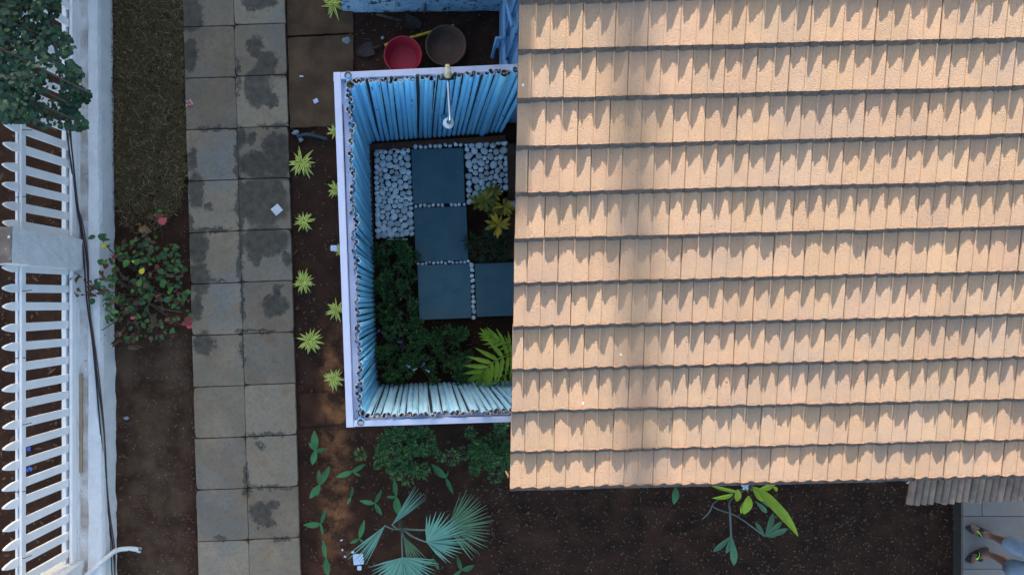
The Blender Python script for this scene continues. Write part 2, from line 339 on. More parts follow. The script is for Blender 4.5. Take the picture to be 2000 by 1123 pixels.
# person
mat('skin', (0.250, 0.131, 0.094), (0.206, 0.106, 0.075), scale=12, rough=0.55, spec=0.35)
mat('nail', (0.30, 0.19, 0.16), rough=0.4)
mat('sandal_black', (0.018, 0.018, 0.020), rough=0.7); mat('sandal_sole', (0.030, 0.028, 0.028), (0.045, 0.035, 0.035), rough=0.8)
mat('lime_mark', (0.45, 0.95, 0.02), (0.40, 0.88, 0.02), rough=0.5)
mat('denim', (0.33, 0.40, 0.50), (0.24, 0.30, 0.40), scale=10, rough=0.9, bump=0.4, bscale=160)
mat('shirt', (0.40, 0.40, 0.42), rough=0.9); mat('hair', (0.012, 0.010, 0.009), rough=0.6); mat('eye_white', (0.7, 0.68, 0.65), rough=0.3)
mat('shade_block_plaster', (0.55, 0.53, 0.50), (0.48, 0.46, 0.43), scale=2, rough=0.9)
mat('glass', (0.03, 0.04, 0.05), rough=0.1)

# ------------------------------------------------------------------ ground
def ground():
    xs = [-300, -120, -40, -15, -8] + [-5.6 + i * 0.045 for i in range(int(12.6 / 0.045))] + [7.4, 9, 15, 40, 120, 300]
    ys = [-300, -120, -40, -15, -7] + [-4.6 + i * 0.045 for i in range(int(9.2 / 0.045))] + [5, 7, 15, 40, 120, 300]
    rows = []
    for y in ys:
        row = []
        for x in xs:
            z = 0.0
            if -5.6 < x < 7 and -4.6 < y < 4.6:
                v = Vector((x, y, 0))
                z = 0.016 * noise.noise(v * 3.1) + 0.013 * noise.noise(v * 9.0) + 0.008 * noise.noise(v * 22.0) - 0.018
                if -1.2 < x < -0.78 and -3.2 < y < -0.5: z += 0.02 * math.cos((x + 0.99) / 0.21 * math.pi / 2) ** 2
            row.append((x, y, z))
        rows.append(row)
    mb = MB(); mb.quad_grid(rows)
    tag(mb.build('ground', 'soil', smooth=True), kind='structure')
ground()

# path of square stone slabs
def pave():
    mb = MB()
    a, b, c, d = [P(px, py, 0.02) for px, py in ((355, -160), (549, -160), (591, 1230), (393, 1230))]
    for z0 in (0,):
        lo = [Vector((q.x, q.y, -0.05)) for q in (d, c, b, a)]; hi = [Vector((q.x, q.y, 0.022)) for q in (d, c, b, a)]
        k = mb.quad_grid([lo, hi], 0, True); mb.f.append((k + 4, k + 5, k + 6, k + 7)); mb.m.append(0)
    path = tag(mb.build('path', 'muddy_concrete'), kind='structure')
    rot = math.atan(0.034)
    k = MB(); k.box((0, 0, 0), (0.598, 0.588, 0.05), bev=0.006)
    # slightly broken outlines: three variants
    vs = []
    for s in range(4):
        random.seed(50 + s); m = MB(); n = 9; rows = []
        out = []
        hw, hh = 0.2965, 0.2955
        for side in range(4):
            for i in range(n):
                t = -1 + 2 * i / n
                x, y = [(t, -1), (1, t), (-t, 1), (-1, -t)][side]
                ch = 0.000 + 0.006 * max(0, noise.noise(Vector((x * 3 + s * 9, y * 3, s)))) + (0.012 if (i == 0 and random.random() < 0.5) else 0)
                out.append((x * (hw - ch), y * (hh - ch)))
        r0 = [(x, y, -0.025) for x, y in out]; r1 = [(x, y, 0.019) for x, y in out]; r2 = [(x * 0.986, y * 0.986, 0.025) for x, y in out]
        b_ = m.quad_grid([r0, r1, r2], 0, True); nn = len(out)
        m.f.append(tuple(range(b_ + 2 * nn, b_ + 3 * nn))); m.m.append(0)
        vs.append(m.mesh('paving_slab', 'slab_stone'))
    random.seed(3)
    for r in range(-2, 13):
        yc = 402.5 - 5 * 1 + (r - 3) * 100.4 + 5
        for c_ in range(2):
            px = 417.5 + (yc - 400) * 0.0275 + c_ * 99.5; py = yc - (c_ * 4.2) + 0.5
            q = P(px, py, 0.05)
            M = Matrix.Translation((q.x, q.y, 0.027 + rnd(-0.003, 0.003))) @ Matrix.Rotation(rot + rnd(-0.004, 0.004), 4, 'Z') @ Matrix.Rotation(rnd(-.004, .004), 4, 'X')
            link('paving_slab', random.choice(vs), path, M)
pave()

def mud_slab(name, corners, z, label=None):
    mb = MB(); n = 12
    cs = [P(px, py, z) for px, py in corners]; rows = []
    for i in range(n + 1):
        row = []
        for j in range(n + 1):
            u, v = j / n, i / n
            q = cs[3] * (1 - u) * (1 - v) + cs[2] * u * (1 - v) + cs[1] * u * v + cs[0] * (1 - u) * v
            e = 0.012 * noise.noise(q * 9); row.append((q.x + e, q.y + e, z + 0.004 * noise.noise(q * 6)))
        rows.append(row)
    mb.quad_grid(rows)
    rim = [rows[0][j] for j in range(n)] + [rows[i][n] for i in range(n)] + [rows[n][n - j] for j in range(n)] + [rows[n - i][0] for i in range(n)]
    mb.quad_grid([[(p[0], p[1], -0.06) for p in rim], rim], 0, True)
    return tag(mb.build(name, 'muddy_concrete'), kind='structure')
mud_slab('pavement', [(562, 74), (690, 68), (690, 244), (566, 250)], 0.022)
mud_slab('pavement', [(560, -60), (690, -60), (690, 64), (561, 70)], 0.014)
mud_slab('pavement', [(586, 770), (676, 762), (680, 826), (588, 834)], 0.012).data.materials[0] = MATS['soil']

# ------------------------------------------------------------------ boundary wall, fence, pier
def boundary_wall():
    w = thing('boundary_wall', (-3.78, 0, 0), 'low white plastered wall under the picket fence, cable lying along it', 'wall')
    prof = [(-4.04, -0.05), (-4.04, 0.30), (-4.02, 0.325), (-3.86, 0.328), (-3.832, 0.325), (-3.828, 0.300), (-3.735, 0.298), (-3.730, 0.324), (-3.65, 0.318), (-3.612, 0.298), (-3.596, 0.25), (-3.590, 0.14), (-3.578, -0.05)]
    rows = []; N = 150
    for i in range(N + 1):
        y = -4.6 + 9.4 * i / N; row = []
        dx = -0.028 * (y + 0.2) / 3.5
        for k, (x, z) in enumerate(prof):
            e = noise.noise(Vector((x * 7, y * 5, z * 7))) * 0.012 + noise.noise(Vector((x * 20, y * 18, z * 20))) * 0.006
            f = 1.0 if k >= 7 else 0.3
            row.append((x + e * f * 1.2 + (dx if k >= 8 else 0), y, z + e * 0.5 * f))
        rows.append(row)
    mb = MB(); mb.quad_grid(rows)
    nc = len(prof) - 1
    for k in range(len(mb.f)):
        if k % nc == 5:
            i = k // nc; y = -4.6 + 9.4 * i / N
            mb.m[k] = 1 if not (-0.1 < y < 0.9) else 0
    part('wall_body', mb, ['white_plaster', 'weathered_cement'], w)
boundary_wall()

TIPX, BASEX, ZB, ZT = -4.03, -3.895, 0.326, 1.40
def fence(name, y0, y1, ys, label):
    f = thing(name, (-3.9, (y0 + y1) / 2, ZB), label, 'fence', 'white picket fence panels on the boundary wall')
    lean = Vector((TIPX - BASEX, 0, ZT - ZB)); L = lean.length; ld = lean.normalized(); nd = Vector((ld.z, 0, -ld.x))
    m = MB(); hw, th = 0.042, 0.013
    out = [(-hw, 0), (hw, 0), (hw, L - 0.13), (hw * 0.62, L - 0.05), (0.008, L), (-0.008, L), (-hw * 0.62, L - 0.05), (-hw, L - 0.13)]
    a = [Vector((0, y, 0)) + ld * t + nd * th for y, t in out]; b = [Vector((0, y, 0)) + ld * t - nd * th for y, t in out]
    m.poly(a); m.poly(list(reversed(b))); n = len(out)
    m.quad_grid([b, a], 0, True)
    me = m.mesh('picket', 'white_paint')
    for y in ys:
        link('picket', me, f, Matrix.Translation((BASEX + rnd(-.004, .004), y + rnd(-.006, .006), ZB - 0.004)) @ Matrix.Rotation(rnd(-.012, .012), 4, 'X'))
    def rail(z, off, hh, ww):
        t = (z - ZB) / (ZT - ZB); x = BASEX + (TIPX - BASEX) * t + off
        r = MB(); r.box((x, (y0 + y1) / 2, z), (ww, y1 - y0, hh), bev=0.004); part('rail', r, 'white_paint', f)
    rail(1.17, 0.027, 0.075, 0.026); rail(1.15, -0.028, 0.075, 0.026)
    rail(0.385, 0.034, 0.10, 0.034); rail(0.385, -0.040, 0.10, 0.040)
    # twisted wire ties on the upper rail
    for y in [y0 + 0.35 + j * (y1 - y0 - 0.6) / 4 for j in range(5)]:
        t = (1.15 - ZB) / (ZT - ZB); x = BASEX + (TIPX - BASEX) * t
        k = MB(); k.tube([(x + 0.10, y + .01, 1.14), (x + 0.055, y, 1.198), (x - 0.06, y - .008, 1.185), (x - 0.09, y - 0.03, 1.15)], 0.004, 5)
        part('wire_tie', k, 'iron_dark', f)
tipY = lambda py: -(py - 590) * (H - ZT) / F
fence('picket_fence', 0.70, 3.96, [tipY(437 - 39.3 * k) for k in range(0, 16) if tipY(437 - 39.3 * k) < 3.92], 'white pointed picket fence panel partly under the leafy tree')
fence('picket_fence', -2.90, 0.36, [tipY(521 + 39.55 * k) for k in range(0, 17) if tipY(521 + 39.55 * k) > -2.88], 'white pointed picket fence panel with littered ground behind, full length in view')
fence('picket_fence', -6.2, -3.24, [-3.33 - 0.197 * k for k in range(14)], 'white picket fence panel beyond the pier with the pipe elbow')

def pier(yc, label):
    o = thing('fence_pier', (-3.94, yc, 0.3), label, 'pier', 'plastered piers between fence panels')
    mb = MB(); rows = []
    for i in range(15):
        z = 0.30 + 1.37 * i / 14
        ring = []
        for k in range(24):
            a = k / 24 * 4; s = int(a); t = (a - s) * 2 - 1
            x, y = [(t, -1), (1, t), (-t, 1), (-1, -t)][s]
            q = Vector((-3.945 + x * 0.165, yc + y * 0.168, z))
            e = 0.012 * noise.noise(q * 8) + 0.006 * noise.noise(q * 21)
            ring.append(q + Vector((x, y, 0)) * e)
        rows.append(ring)
    mb.quad_grid(rows, 0, True)
    part('shaft', mb, 'white_plaster', o)
    t = MB(); r = [(p.x, p.y, 1.668) for p in rows[-1]]; r2 = [(-3.945 + (p[0] + 3.945) * 0.93, yc + (p[1] - yc) * 0.93, 1.678) for p in r]
    b = t.quad_grid([r, r2], 0, True); t.f.append(tuple(range(b + 24, b + 48))); t.m.append(0)
    part('cap', t, 'peeled_brown', o)
pier(0.53, 'white plastered pier with brown peeling top, beside the red-leaved creeper')
pier(-3.07, 'white plastered pier next to the white pipe elbow')
pier(4.13, 'white plastered pier beyond the leafy tree')

def px_line(pts, face=None):
    return [P(*p) for p in pts]
def smooth_line(pts, n=6):
    pts = [Vector(p) for p in pts]; out = []
    for i in range(len(pts) - 1):
        p0 = pts[max(i - 1, 0)]; p1 = pts[i]; p2 = pts[i + 1]; p3 = pts[min(i + 2, len(pts) - 1)]
        for k in range(n):
            t = k / n
            out.append(0.5 * ((2 * p1) + (p2 - p0) * t + (2 * p0 - 5 * p1 + 4 * p2 - p3) * t * t + (3 * p1 - p0 - 3 * p2 + p3) * t ** 3))
    out.append(pts[-1]); return out
CAB = [(92, -40, 1.9), (98, 30, 1.5), (112, 120, 1.1), (128, 225, 0.72), (138, 300, 0.5), (150, 390, 0.36), (157, 440, 0.348), (166, 510, 0.346), (172, 590, 0.345), (181, 660, 0.345), (188, 745, 0.342), (199, 840, 0.29), (206, 925, 0.22), (211, 1000, 0.17), (217, 1070, 0.12), (221, 1123, 0.10), (223, 1200, 0.08)]
def cable(off, matn, r, label, seed):
    random.seed(seed)
    pts = [P(px + off * (1 + 0.8 * math.sin(i * 1.7 + seed)), py + rnd(-6, 6), z + rnd(0, 0.006)) for i, (px, py, z) in enumerate(CAB)]
    mb = MB(); mb.tube(smooth_line(pts, 6), r, 6)
    tag(mb.build('cable', matn, smooth=True), label, 'cable', 'cables along the boundary wall')
cable(-1.5, 'cable_black', 0.0095, 'black cable on the white boundary wall, the strand nearer the picket fence', 1)
cable(2.2, 'cable_black', 0.0085, 'black cable on the white boundary wall, the strand nearer the grass strip', 2)
cable(4.0, 'cable_brown', 0.0075, 'thin brown wire twisted with the black cables on the white wall', 3)

mb = MB(); a, b = P(160, 730, 0.315), P(156, 922, 0.315)
mb.box(((a + b) / 2), (0.035, (a - b).length, 0.022), rot=-0.0)
tag(mb.build('wooden_batten', 'wood_tan'), 'tan wooden batten lying on top of the white boundary wall', 'batten')
pp = thing('drain_pipe', P(228, 1072, 0.1), 'white pipe crossing the boundary wall and ending in a stained elbow over soil', 'pipe')
mb = MB(); mb.tube(smooth_line([P(120, 1165, 0.40), P(172, 1120, 0.35), P(200, 1095, 0.30), P(226, 1074, 0.16)]), 0.027, 10); part('pipe', mb, 'white_plaster', pp, True)
mb = MB(); mb.tube(smooth_line([P(224, 1076, 0.165), P(236, 1072, 0.12), P(255, 1071, 0.10), P(272, 1073, 0.075)]), 0.026, 10); part('elbow', mb, 'pvc', pp, True)
mb = MB(); mb.tube([P(268, 1073, 0.079), P(276, 1074, 0.066)], 0.030, 12); part('collar', mb, 'pvc', pp, True)

# ------------------------------------------------------------------ house and its tiled roof
W = 0.23
def roof_z(x, y): return 2.58 + 0.174 * (y + 1.463 - 0.025 * (x - 0.72))
def make_house():
    h = thing('house', (4, 2.2, 0), 'house with a sandy concrete-tiled roof, sunlit', 'house')
    mb = MB(); mb.box((4.2, 0.6, 1.14), (6.1, 3.0, 2.28)); mb.box((4.1, 4.6, 1.2), (6.24, 5.0, 2.4), mi=1)
    part('wall', mb, ['house_plaster', 'blue_wall'], h)
    pitch = math.atan(0.174)
    # deck under the tiles
    mb = MB(); rows = []
    X0, X1 = 0.735, 7.6
    yl = lambda x, y: y + 0.025 * (x - 0.72)
    for dz in (-0.035, -0.10):
        rows.append([(x, yl(x, y), 2.58 + 0.174 * (y + 1.463) + dz - 0.0) for x, y in ((X0, -1.40), (X1, -1.40), (X1, 3.2), (X0, 3.2))])
    b = mb.quad_grid(rows, 0, True); mb.f += [(b, b + 1, b + 2, b + 3), (b + 7, b + 6, b + 5, b + 4)]; mb.m += [0, 0]
    rows = []
    for dz in (-0.0, -0.08):
        rows.append([(x, yl(x, y), 2.58 + 0.174 * (4.663 - (y - 3.2)) + dz) for x, y in ((X0, 3.2), (X1, 3.2), (X1, 7.6), (X0, 7.6))])
    b = mb.quad_grid(rows, 0, True); mb.f += [(b, b + 1, b + 2, b + 3), (b + 7, b + 6, b + 5, b + 4)]; mb.m += [1] * 2
    roof = part('roof', mb, ['roof_under', 'roof_tile'], h)
    g = 0.3284
    def prof_rib(u):
        """height of a lip added on the lower edge, higher at the ribs, to cast finger shadows"""
        def fall(t): t = min(1, max(0, t)); return 0.5 + 0.5 * math.cos(math.pi * t)
        if u < 0.44: return 0.025 * fall((u - 0.09) / 0.31)
        if u < 0.50: return 0.017 * (u - 0.44) / 0.06
        if u < 0.93: return 0.004 + 0.014 * fall((u - 0.57) / 0.32)
        return 0.004 + 0.013 * (u - 0.93) / 0.07
    def prof_arch(u):
        """second added lip: a broad raised arch in the left bay, for another shadow outline"""
        if u < 0.42: return 0.008 + 0.011 * math.sin(math.pi * (u / 0.42) ** 0.8)
        if u < 0.56: return 0.008 + 0.014 * math.sin(math.pi * (u - 0.42) / 0.14)
        return 0.002 + 0.010 * abs((u - 0.80) / 0.24) ** 1.6
    def ribs(u): return 0.0042 if (0.015 < u < 0.075 or 0.495 < u < 0.56) else 0.0
    US = [0.0, 0.014, 0.017, 0.04, 0.073, 0.077, 0.10, 0.14, 0.18, 0.22, 0.26, 0.30, 0.34, 0.38, 0.41, 0.44, 0.46, 0.48, 0.494, 0.497, 0.53, 0.558, 0.562, 0.60, 0.64, 0.68, 0.72, 0.76, 0.80, 0.84, 0.88, 0.92, 0.96, 1.0]
    T = 0.014
    def tile_mesh(u0, seed, arch=False, raw=False):
        prof = prof_arch if arch else prof_rib
        us = [u0] + [u for u in US if u > u0 + 0.012]
        VS = [-0.042, -0.029, 0.000, 0.0045, 0.024, 0.08, 0.20, 0.345]
        mb = MB(); rows = []
        for vi, v in enumerate(VS):
            row = []
            for u in us:
                amp = 1.0 if v <= 0 else 0.10
                jag = 0.004 * noise.noise(Vector((u * 9, seed * 5.1, 0))) + 0.002 * noise.noise(Vector((u * 30, seed * 2.1, 4)))
                hgt = T * (1 - max(0, v) / 0.3284) + prof(u) * amp + (ribs(u) if v > 0 else 0.0) + 0.0012 * noise.noise(Vector((u * 14, v * 30, seed)))
                vv = v
                if vi == 0: hgt = -0.012; vv = v + jag
                elif vi == 1: hgt = prof(u) * 0.45; vv = v + jag * 1.2
                elif vi == 2: vv = v + jag * 0.8; hgt += 0.0045 * noise.noise(Vector((u * 15, seed * 7.7, 2))) + 0.003 * noise.noise(Vector((u * 43, seed * 3.3, 6)))
                row.append((u * W * 0.988 + 0.0014, vv + u * W * 0.025, hgt))
            rows.append(row)
        mb.quad_grid(rows, 0)
        nc = len(us) - 1
        for k in range(len(mb.f)):
            if k // nc < 3: mb.m[k] = (1, 1, 2)[k // nc]
        for side in (0, -1):                                    # side walls of the tile
            top = [r[side] for r in rows[1:]]; bot = [(p[0], p[1], p[2] - 0.026) for p in top]
            mb.quad_grid([top, bot] if side == 0 else [bot, top], 2)
        return mb if raw else mb.mesh('roof_tile', ['roof_tile', 'tile_edge', 'tile_joint'])
    meshes = [[tile_mesh(0.0, s, a) for s in range(14)] for a in (False, True)]
    ARCH = (1, 2, 6)
    J = {10: 1076, 9: 1038.8, 8: 1067.6, 7: 1032, 6: 1065, 5: 1031, 4: 1056.6, 3: 1023.5, 2: 1054, 1: 1026, 0: 1049}
    LEFT = {k: 997 + (1014 - 997) * k / 10 for k in range(14)}
    rest = MB(); count = 0
    Rx = Matrix.Rotation(pitch, 4, 'X')
    random.seed(11)
    for k in range(14):
        y = -1.463 if k == 0 else -1.166 + (k - 1) * g
        zr = 2.58 + 0.174 * (y + 1.463); D = H - zr - 0.06
        xl = (LEFT[k] - CX) * D / F
        xj = (J[k] - CX) * D / F if k in J else xl + (0.55 * W if k % 2 else W * 0.98)
        first = xj - W
        j = 0
        while first + j * W < 7.4:
            x = first + j * W
            M = Matrix.Translation((x + rnd(-.0012, .0012), y + 0.025 * (x - 0.72) + rnd(-.003, .003), zr + rnd(-.001, .0015))) @ Rx @ Matrix.Rotation(rnd(-.005, .005), 4, 'Z') @ Matrix.Rotation(rnd(-.006, .006), 4, 'Y')
            u0 = 0.0
            if x < xl - 0.004: u0 = min(0.9, (xl - x) / W)
            inview = x < 5.25 and k <= 12
            if inview:
                me = meshes[int(k in ARCH)][random.randrange(14)] if u0 == 0 else tile_mesh(u0, k, k in ARCH)
                link('roof_tile', me, roof, M); count += 1
            else:
                t = tile_mesh(u0, j % 7, raw=True); b0 = len(rest.v)
                rest.v += [tuple(M @ Vector(v)) for v in t.v]; rest.f += [tuple(i + b0 for i in f) for f in t.f]; rest.m += t.m
            j += 1
    tag(rest.build('tile_field', ['roof_tile', 'tile_edge', 'tile_joint'], roof), kind='stuff')
    rid = MB(); rows = []
    for x in (0.71, 7.5):
        rows.append([(x, 3.2 + 0.025 * (x - .72) + 0.12 * math.cos(a), 3.36 + 0.10 * math.sin(a)) for a in [math.pi * i / 8 for i in range(9)]])
    rid.quad_grid(rows); part('ridge_cap', rid, 'roof_tile', roof)
    fb = MB(); rows = []
    fb.box((4.15, -1.395 + 0.086, 2.46), (6.9, 0.02, 0.15), rot=0.025); part('fascia_board', fb, 'wood_dark', h)
    print('tiles', count)
    # bird droppings and pale specks on the tiles
    # pipes fixed on the blue west wall
    pb = MB(); xw = 0.975
    for (y, z0, z1) in ((2.62, 0.05, 2.2), (2.95, 0.0, 2.2), (3.35, 0.3, 2.2)): pb.tube([(xw - 0.03, y, z0), (xw - 0.03, y + 0.03, z1)], 0.022, 8)
    part('wall_pipe', pb, 'blue_wall', h, True)
    for pts in ([(xw - 0.045, 2.25, 0.55), (xw - 0.05, 3.6, 0.55)], [(xw - 0.05, 2.30, 1.0), (xw - 0.05, 2.85, 0.35)], [(xw - 0.055, 2.75, 1.2), (xw - 0.055, 3.3, 0.62)], [(xw - 0.04, 2.85, 0.62), (xw - 0.14, 2.86, 0.6), (xw - 0.17, 2.72, 0.4)]):
        q = MB(); q.tube(pts, 0.02, 8); part('wall_pipe', q, 'blue_wall', h, True)
    q = MB(); q.tube([(xw + 0.02, 2.93, 0.20), (0.865, 2.93, 0.24)], 0.040, 14); q.tube([(0.90, 2.93, 0.232), (0.862, 2.93, 0.241)], 0.047, 14)
    part('waste_pipe', q, 'blue_wall', h, True)
    q = MB(); q.box((0.955, 2.9, 0.22), (0.05, 1.7, 0.44)); part('wall_plinth', q, 'blue_wall', h)
make_house()

# ------------------------------------------------------------------ bamboo
def slat_mesh(name, length, mats, r=0.036, th=0.006, seed=0, arc=1.02, taper=0.0):
    """split bamboo culm standing on z=0, convex side towards -Y, nodes along it; material 1 on the cut ends"""
    random.seed(seed); mb = MB()
    nodes = sorted([rnd(0.15, 0.4) + i * rnd(0.34, 0.42) for i in range(int(length / 0.36) + 1)]); nodes = [q for q in nodes if q < length - 0.05]
    zs = [0.0]
    for q in nodes: zs += [q - 0.012, q, q + 0.012]
    zs.append(length - 0.045); zs.append(length); zs = sorted(z for z in zs if 0 <= z <= length)
    NA = 9; ro, ri = [], []
    bx, by = rnd(-.008, .008), rnd(-.006, .006)
    for z in zs:
        b = 1.0 + (0.11 if any(abs(z - q) < 1e-6 for q in nodes) else 0)
        ox = bx * math.sin(math.pi * z / length); oy = by * math.sin(math.pi * z / length)
        an = [math.pi * arc * (i / (NA - 1) - 0.5) for i in range(NA)]
        ro.append([(ox + math.sin(a) * r * b, oy - math.cos(a) * r * b + r * 0.5, z) for a in an])
        ri.append([(ox + math.sin(a) * (r * b - th), oy - math.cos(a) * (r * b - th) + r * 0.5, z) for a in an])
    mb.quad_grid(ro, 0); mb.quad_grid([list(reversed(x)) for x in ri[:-1]], 3 if len(mats) > 3 else 0); mb.quad_grid([list(reversed(x)) for x in ri[-2:]], 1 if len(mats) > 2 else 0)
    mb.quad_grid([[x[0] for x in ri], [x[0] for x in ro]], 0); mb.quad_grid([[x[-1] for x in ro], [x[-1] for x in ri]], 0)
    mid = [tuple((Vector(a) * 0.72 + Vector(b) * 0.28)) for a, b in zip(ro[-1], ri[-1])]
    mb.quad_grid([ri[-1], mid], 1); mb.quad_grid([mid, ro[-1]], 2 if len(mats) > 2 else 1); mb.quad_grid([ro[0], ri[0]], 1)
    return mb.mesh(name, mats, False)

def enclosure():
    e = thing('shower_enclosure', (0.2, 0.5, 0), 'open-air shower enclosure of blue painted split bamboo walls with pale frame', 'enclosure')
    A, B, C, Dp = Vector((-0.60, 1.885, 0)), Vector((1.00, 2.002, 0)), Vector((-0.505, -0.975, 0)), Vector((1.12, -0.925, 0))
    ZW = 2.10
    blues = [slat_mesh('bamboo_slat', ZW + 0.02 * i - 0.03, ['blue_bamboo', 'bamboo_cut', 'bamboo_paint_edge', 'bamboo_inner_shade'], r=0.0245, th=0.009, seed=20 + i) for i in range(5)]
    pales = [slat_mesh('bamboo_slat', ZW + 0.02 * i - 0.03, ['pale_bamboo', 'bamboo_cut', 'bamboo_paint_edge', 'bamboo_inner_shade'], r=0.0245, th=0.009, seed=40 + i) for i in range(5)]
    random.seed(9)
    def wall(a, b, meshes, label):
        w = MB(); d = (b - a); L = d.length; d.normalize(); n = Vector((-d.y, d.x, 0))
        # horizontal battens behind the slats carry the wall
        wallo = None
        for z in (1.85,):
            m = Matrix.Translation((a + b) / 2 + Vector((0, 0, z)) + n * 0.072) @ Matrix.Rotation(math.atan2(d.y, d.x), 4, 'Z')
            w.box((0, 0, 0), (L, 0.035, 0.05), mtx=m)
        wallo = part('bamboo_wall', w, 'frame_paint', e)
        pitch = 0.0555; cnt = int(L / pitch)
        for i in range(2 * cnt + 1):
            back = i % 2                                   # every other culm faces outwards, half a step behind
            q = a + d * (i * pitch / 2 + rnd(-.0025, .0025)); ang = math.atan2(d.y, d.x) + rnd(-.06, .06)
            if back: ang += math.pi
            M = Matrix.Translation(q + n * ((.020 if back else -.004) + rnd(-.004, .004))) @ Matrix.Rotation(rnd(-.009, .009), 4, 'Y') @ Matrix.Rotation(ang, 4, 'Z') @ Matrix.Diagonal((rnd(.84, 1.04), rnd(.75, 1.1), 1 + rnd(-.008, .004), 1))
            link('bamboo_slat', random.choice(meshes), wallo, M)
        return wallo
    wall(A, B, blues, '')           # inner side is -n (south)
    wall(C, A, blues, '')
    wall(Dp, C, pales, '')
    # whole culms standing in the corners
    for q, r in ((A + Vector((0.0, -0.01, 0)), 0.042), (A + Vector((-0.02, 0.07, 0)), 0.036), (C + Vector((0.0, 0.02, 0)), 0.036), (C + Vector((-0.005, -0.06, 0)), 0.036), (A + (B - A) * 0.83 + Vector((0, -.01, 0)), 0.036)):
        m = MB(); m.lathe([(r, 0), (r, ZW + 0.005), (r - 0.004, ZW + 0.012)], q, 14, 0); m.lathe([(r - 0.004, ZW + 0.012), (r - 0.012, ZW + 0.012), (r - 0.014, ZW - 0.1), (0.001, ZW - 0.10)], q, 14, 1)
        part('corner_culm', m, ['blue_bamboo', 'bamboo_cut'], e, True)
    # outer frame rails
    def rail(p, q, w, hgt, name='frame_rail', m_='frame_paint', dz=0):
        p, q = Vector(p), Vector(q); d = q - p
        m = MB(); m.box((0, 0, 0), (d.length, w, hgt), bev=0.004, mtx=Matrix.Translation((p + q) / 2) @ Matrix.Rotation(math.atan2(d.y, d.x), 4, 'Z')); return part(name, m, m_, e)
    z = 2.07
    NW, NE, SW, SE = P(659, 150, z), P(1060, 131.5, z), P(684, 826.5, z), P(1060, 815, z)
    rail(NW + Vector((0, 0.03, 0)), SW + Vector((0, -0.03, 0)), 0.060, 0.06); rail(NW + Vector((0.032, 0, 0)), NE, 0.058, 0.06); rail(SW + Vector((0.032, 0, 0)), SE, 0.050, 0.06)
    # second, inner rail, a little lower
    z2 = 2.01
    rail(P(677.5, 164, z2), P(699.5, 815, z2), 0.062, 0.06); rail(P(705, 818, z2), P(1060, 804, z2), 0.05, 0.05); rail(P(700, 150.5, z2), P(1060, 137, z2), 0.05, 0.05)
    for q in (NW, SW): 
        m = MB(); m.box((q.x, q.y, 1.02), (0.07, 0.07, 2.10 + 0.0), bev=0.004); part('frame_post', m, 'frame_paint', e)
    for (y, zz) in ((1.0, 0.4), (0.2, 0.4)): rail(P(662, 150, 0.4) * 0 + Vector((NW.x + 0.01, NW.y, zz)), Vector((SW.x, SW.y, zz)), 0.05, 0.05); break
    m = MB(); q = P(662, 485, 1.6); m.box((q.x - 0.045, q.y, 1.6), (0.06, 0.05, 0.05)); part('bracket', m, 'frame_paint', e)
    return e
enclosure()

# shower
sh = thing('shower', P(874, 150, 2.1), 'shower arm with cream pipe end and round white head over the bamboo wall', 'shower')
mb = MB(); mb.tube([P(874, 132, 2.2), P(875, 152, 2.16)], [0.026, 0.034], 12); mb.tube([P(873.5, 127, 2.2), P(874, 134, 2.2)], [0.018, 0.022], 10); part('pipe_end', mb, 'pvc_cream', sh, True)
mb = MB(); mb.tube([P(875, 150, 2.14), P(875, 156, 2.13)], 0.055, 14); part('wall_flange', mb, 'iron_dark', sh, True)
mb = MB(); mb.tube(smooth_line([P(875, 152, 2.13), P(877, 190, 2.10), P(879, 225, 2.05), P(877, 238, 2.0)]), 0.0155, 10); part('arm', mb, 'chrome', sh, True)
mb = MB(); c = P(876, 241, 1.95); mb.lathe([(0.012, 0.05), (0.018, 0.035), (0.048, 0.014), (0.050, 0.0), (0.042, -0.008), (0.001, -0.010)], c, 20); hd = part('shower_head', mb, 'white_plastic', sh, True)
mb = MB(); mb.lathe([(0.012, 0.066), (0.021, 0.052), (0.021, 0.036), (0.001, 0.03)], c, 12); part('swivel', mb, 'chrome', hd, True)
mb = MB(); q = P(868, 222, 1.1); mb.tube([(q.x, 1.92, 1.0), (q.x, 1.82, 1.0)], 0.03, 12); mb.tube([(q.x - 0.04, 1.815, 1.0), (q.x + 0.04, 1.815, 1.0)], 0.010, 8); tap = part('tap', mb, 'chrome', sh, True)

# ------------------------------------------------------------------ floor of the shower: borders, pebbles, slate
def timber(name, a, b, w, h, z, label):
    a, b = P(*a, z), P(*b, z); d = b - a; m = MB()
    m.box((0, 0, 0), (d.length, w, h), bev=0.006, mtx=Matrix.Translation(((a.x + b.x) / 2, (a.y + b.y) / 2, z - h / 2)) @ Matrix.Rotation(math.atan2(d.y, d.x), 4, 'Z'))
    return tag(m.build(name, 'wood_dark'), label, 'border')
timber('timber_border', (714, 288), (988, 270), 0.075, 0.09, 0.05, 'dark brown timber border along the foot of the shower pipe wall')
timber('timber_border', (719, 292), (724, 466), 0.075, 0.09, 0.05, 'dark brown timber border left of the white pebble bed')
timber('timber_border', (998, 280), (1001, 505), 0.09, 0.09, 0.05, 'dark brown timber border right of the white pebbles')

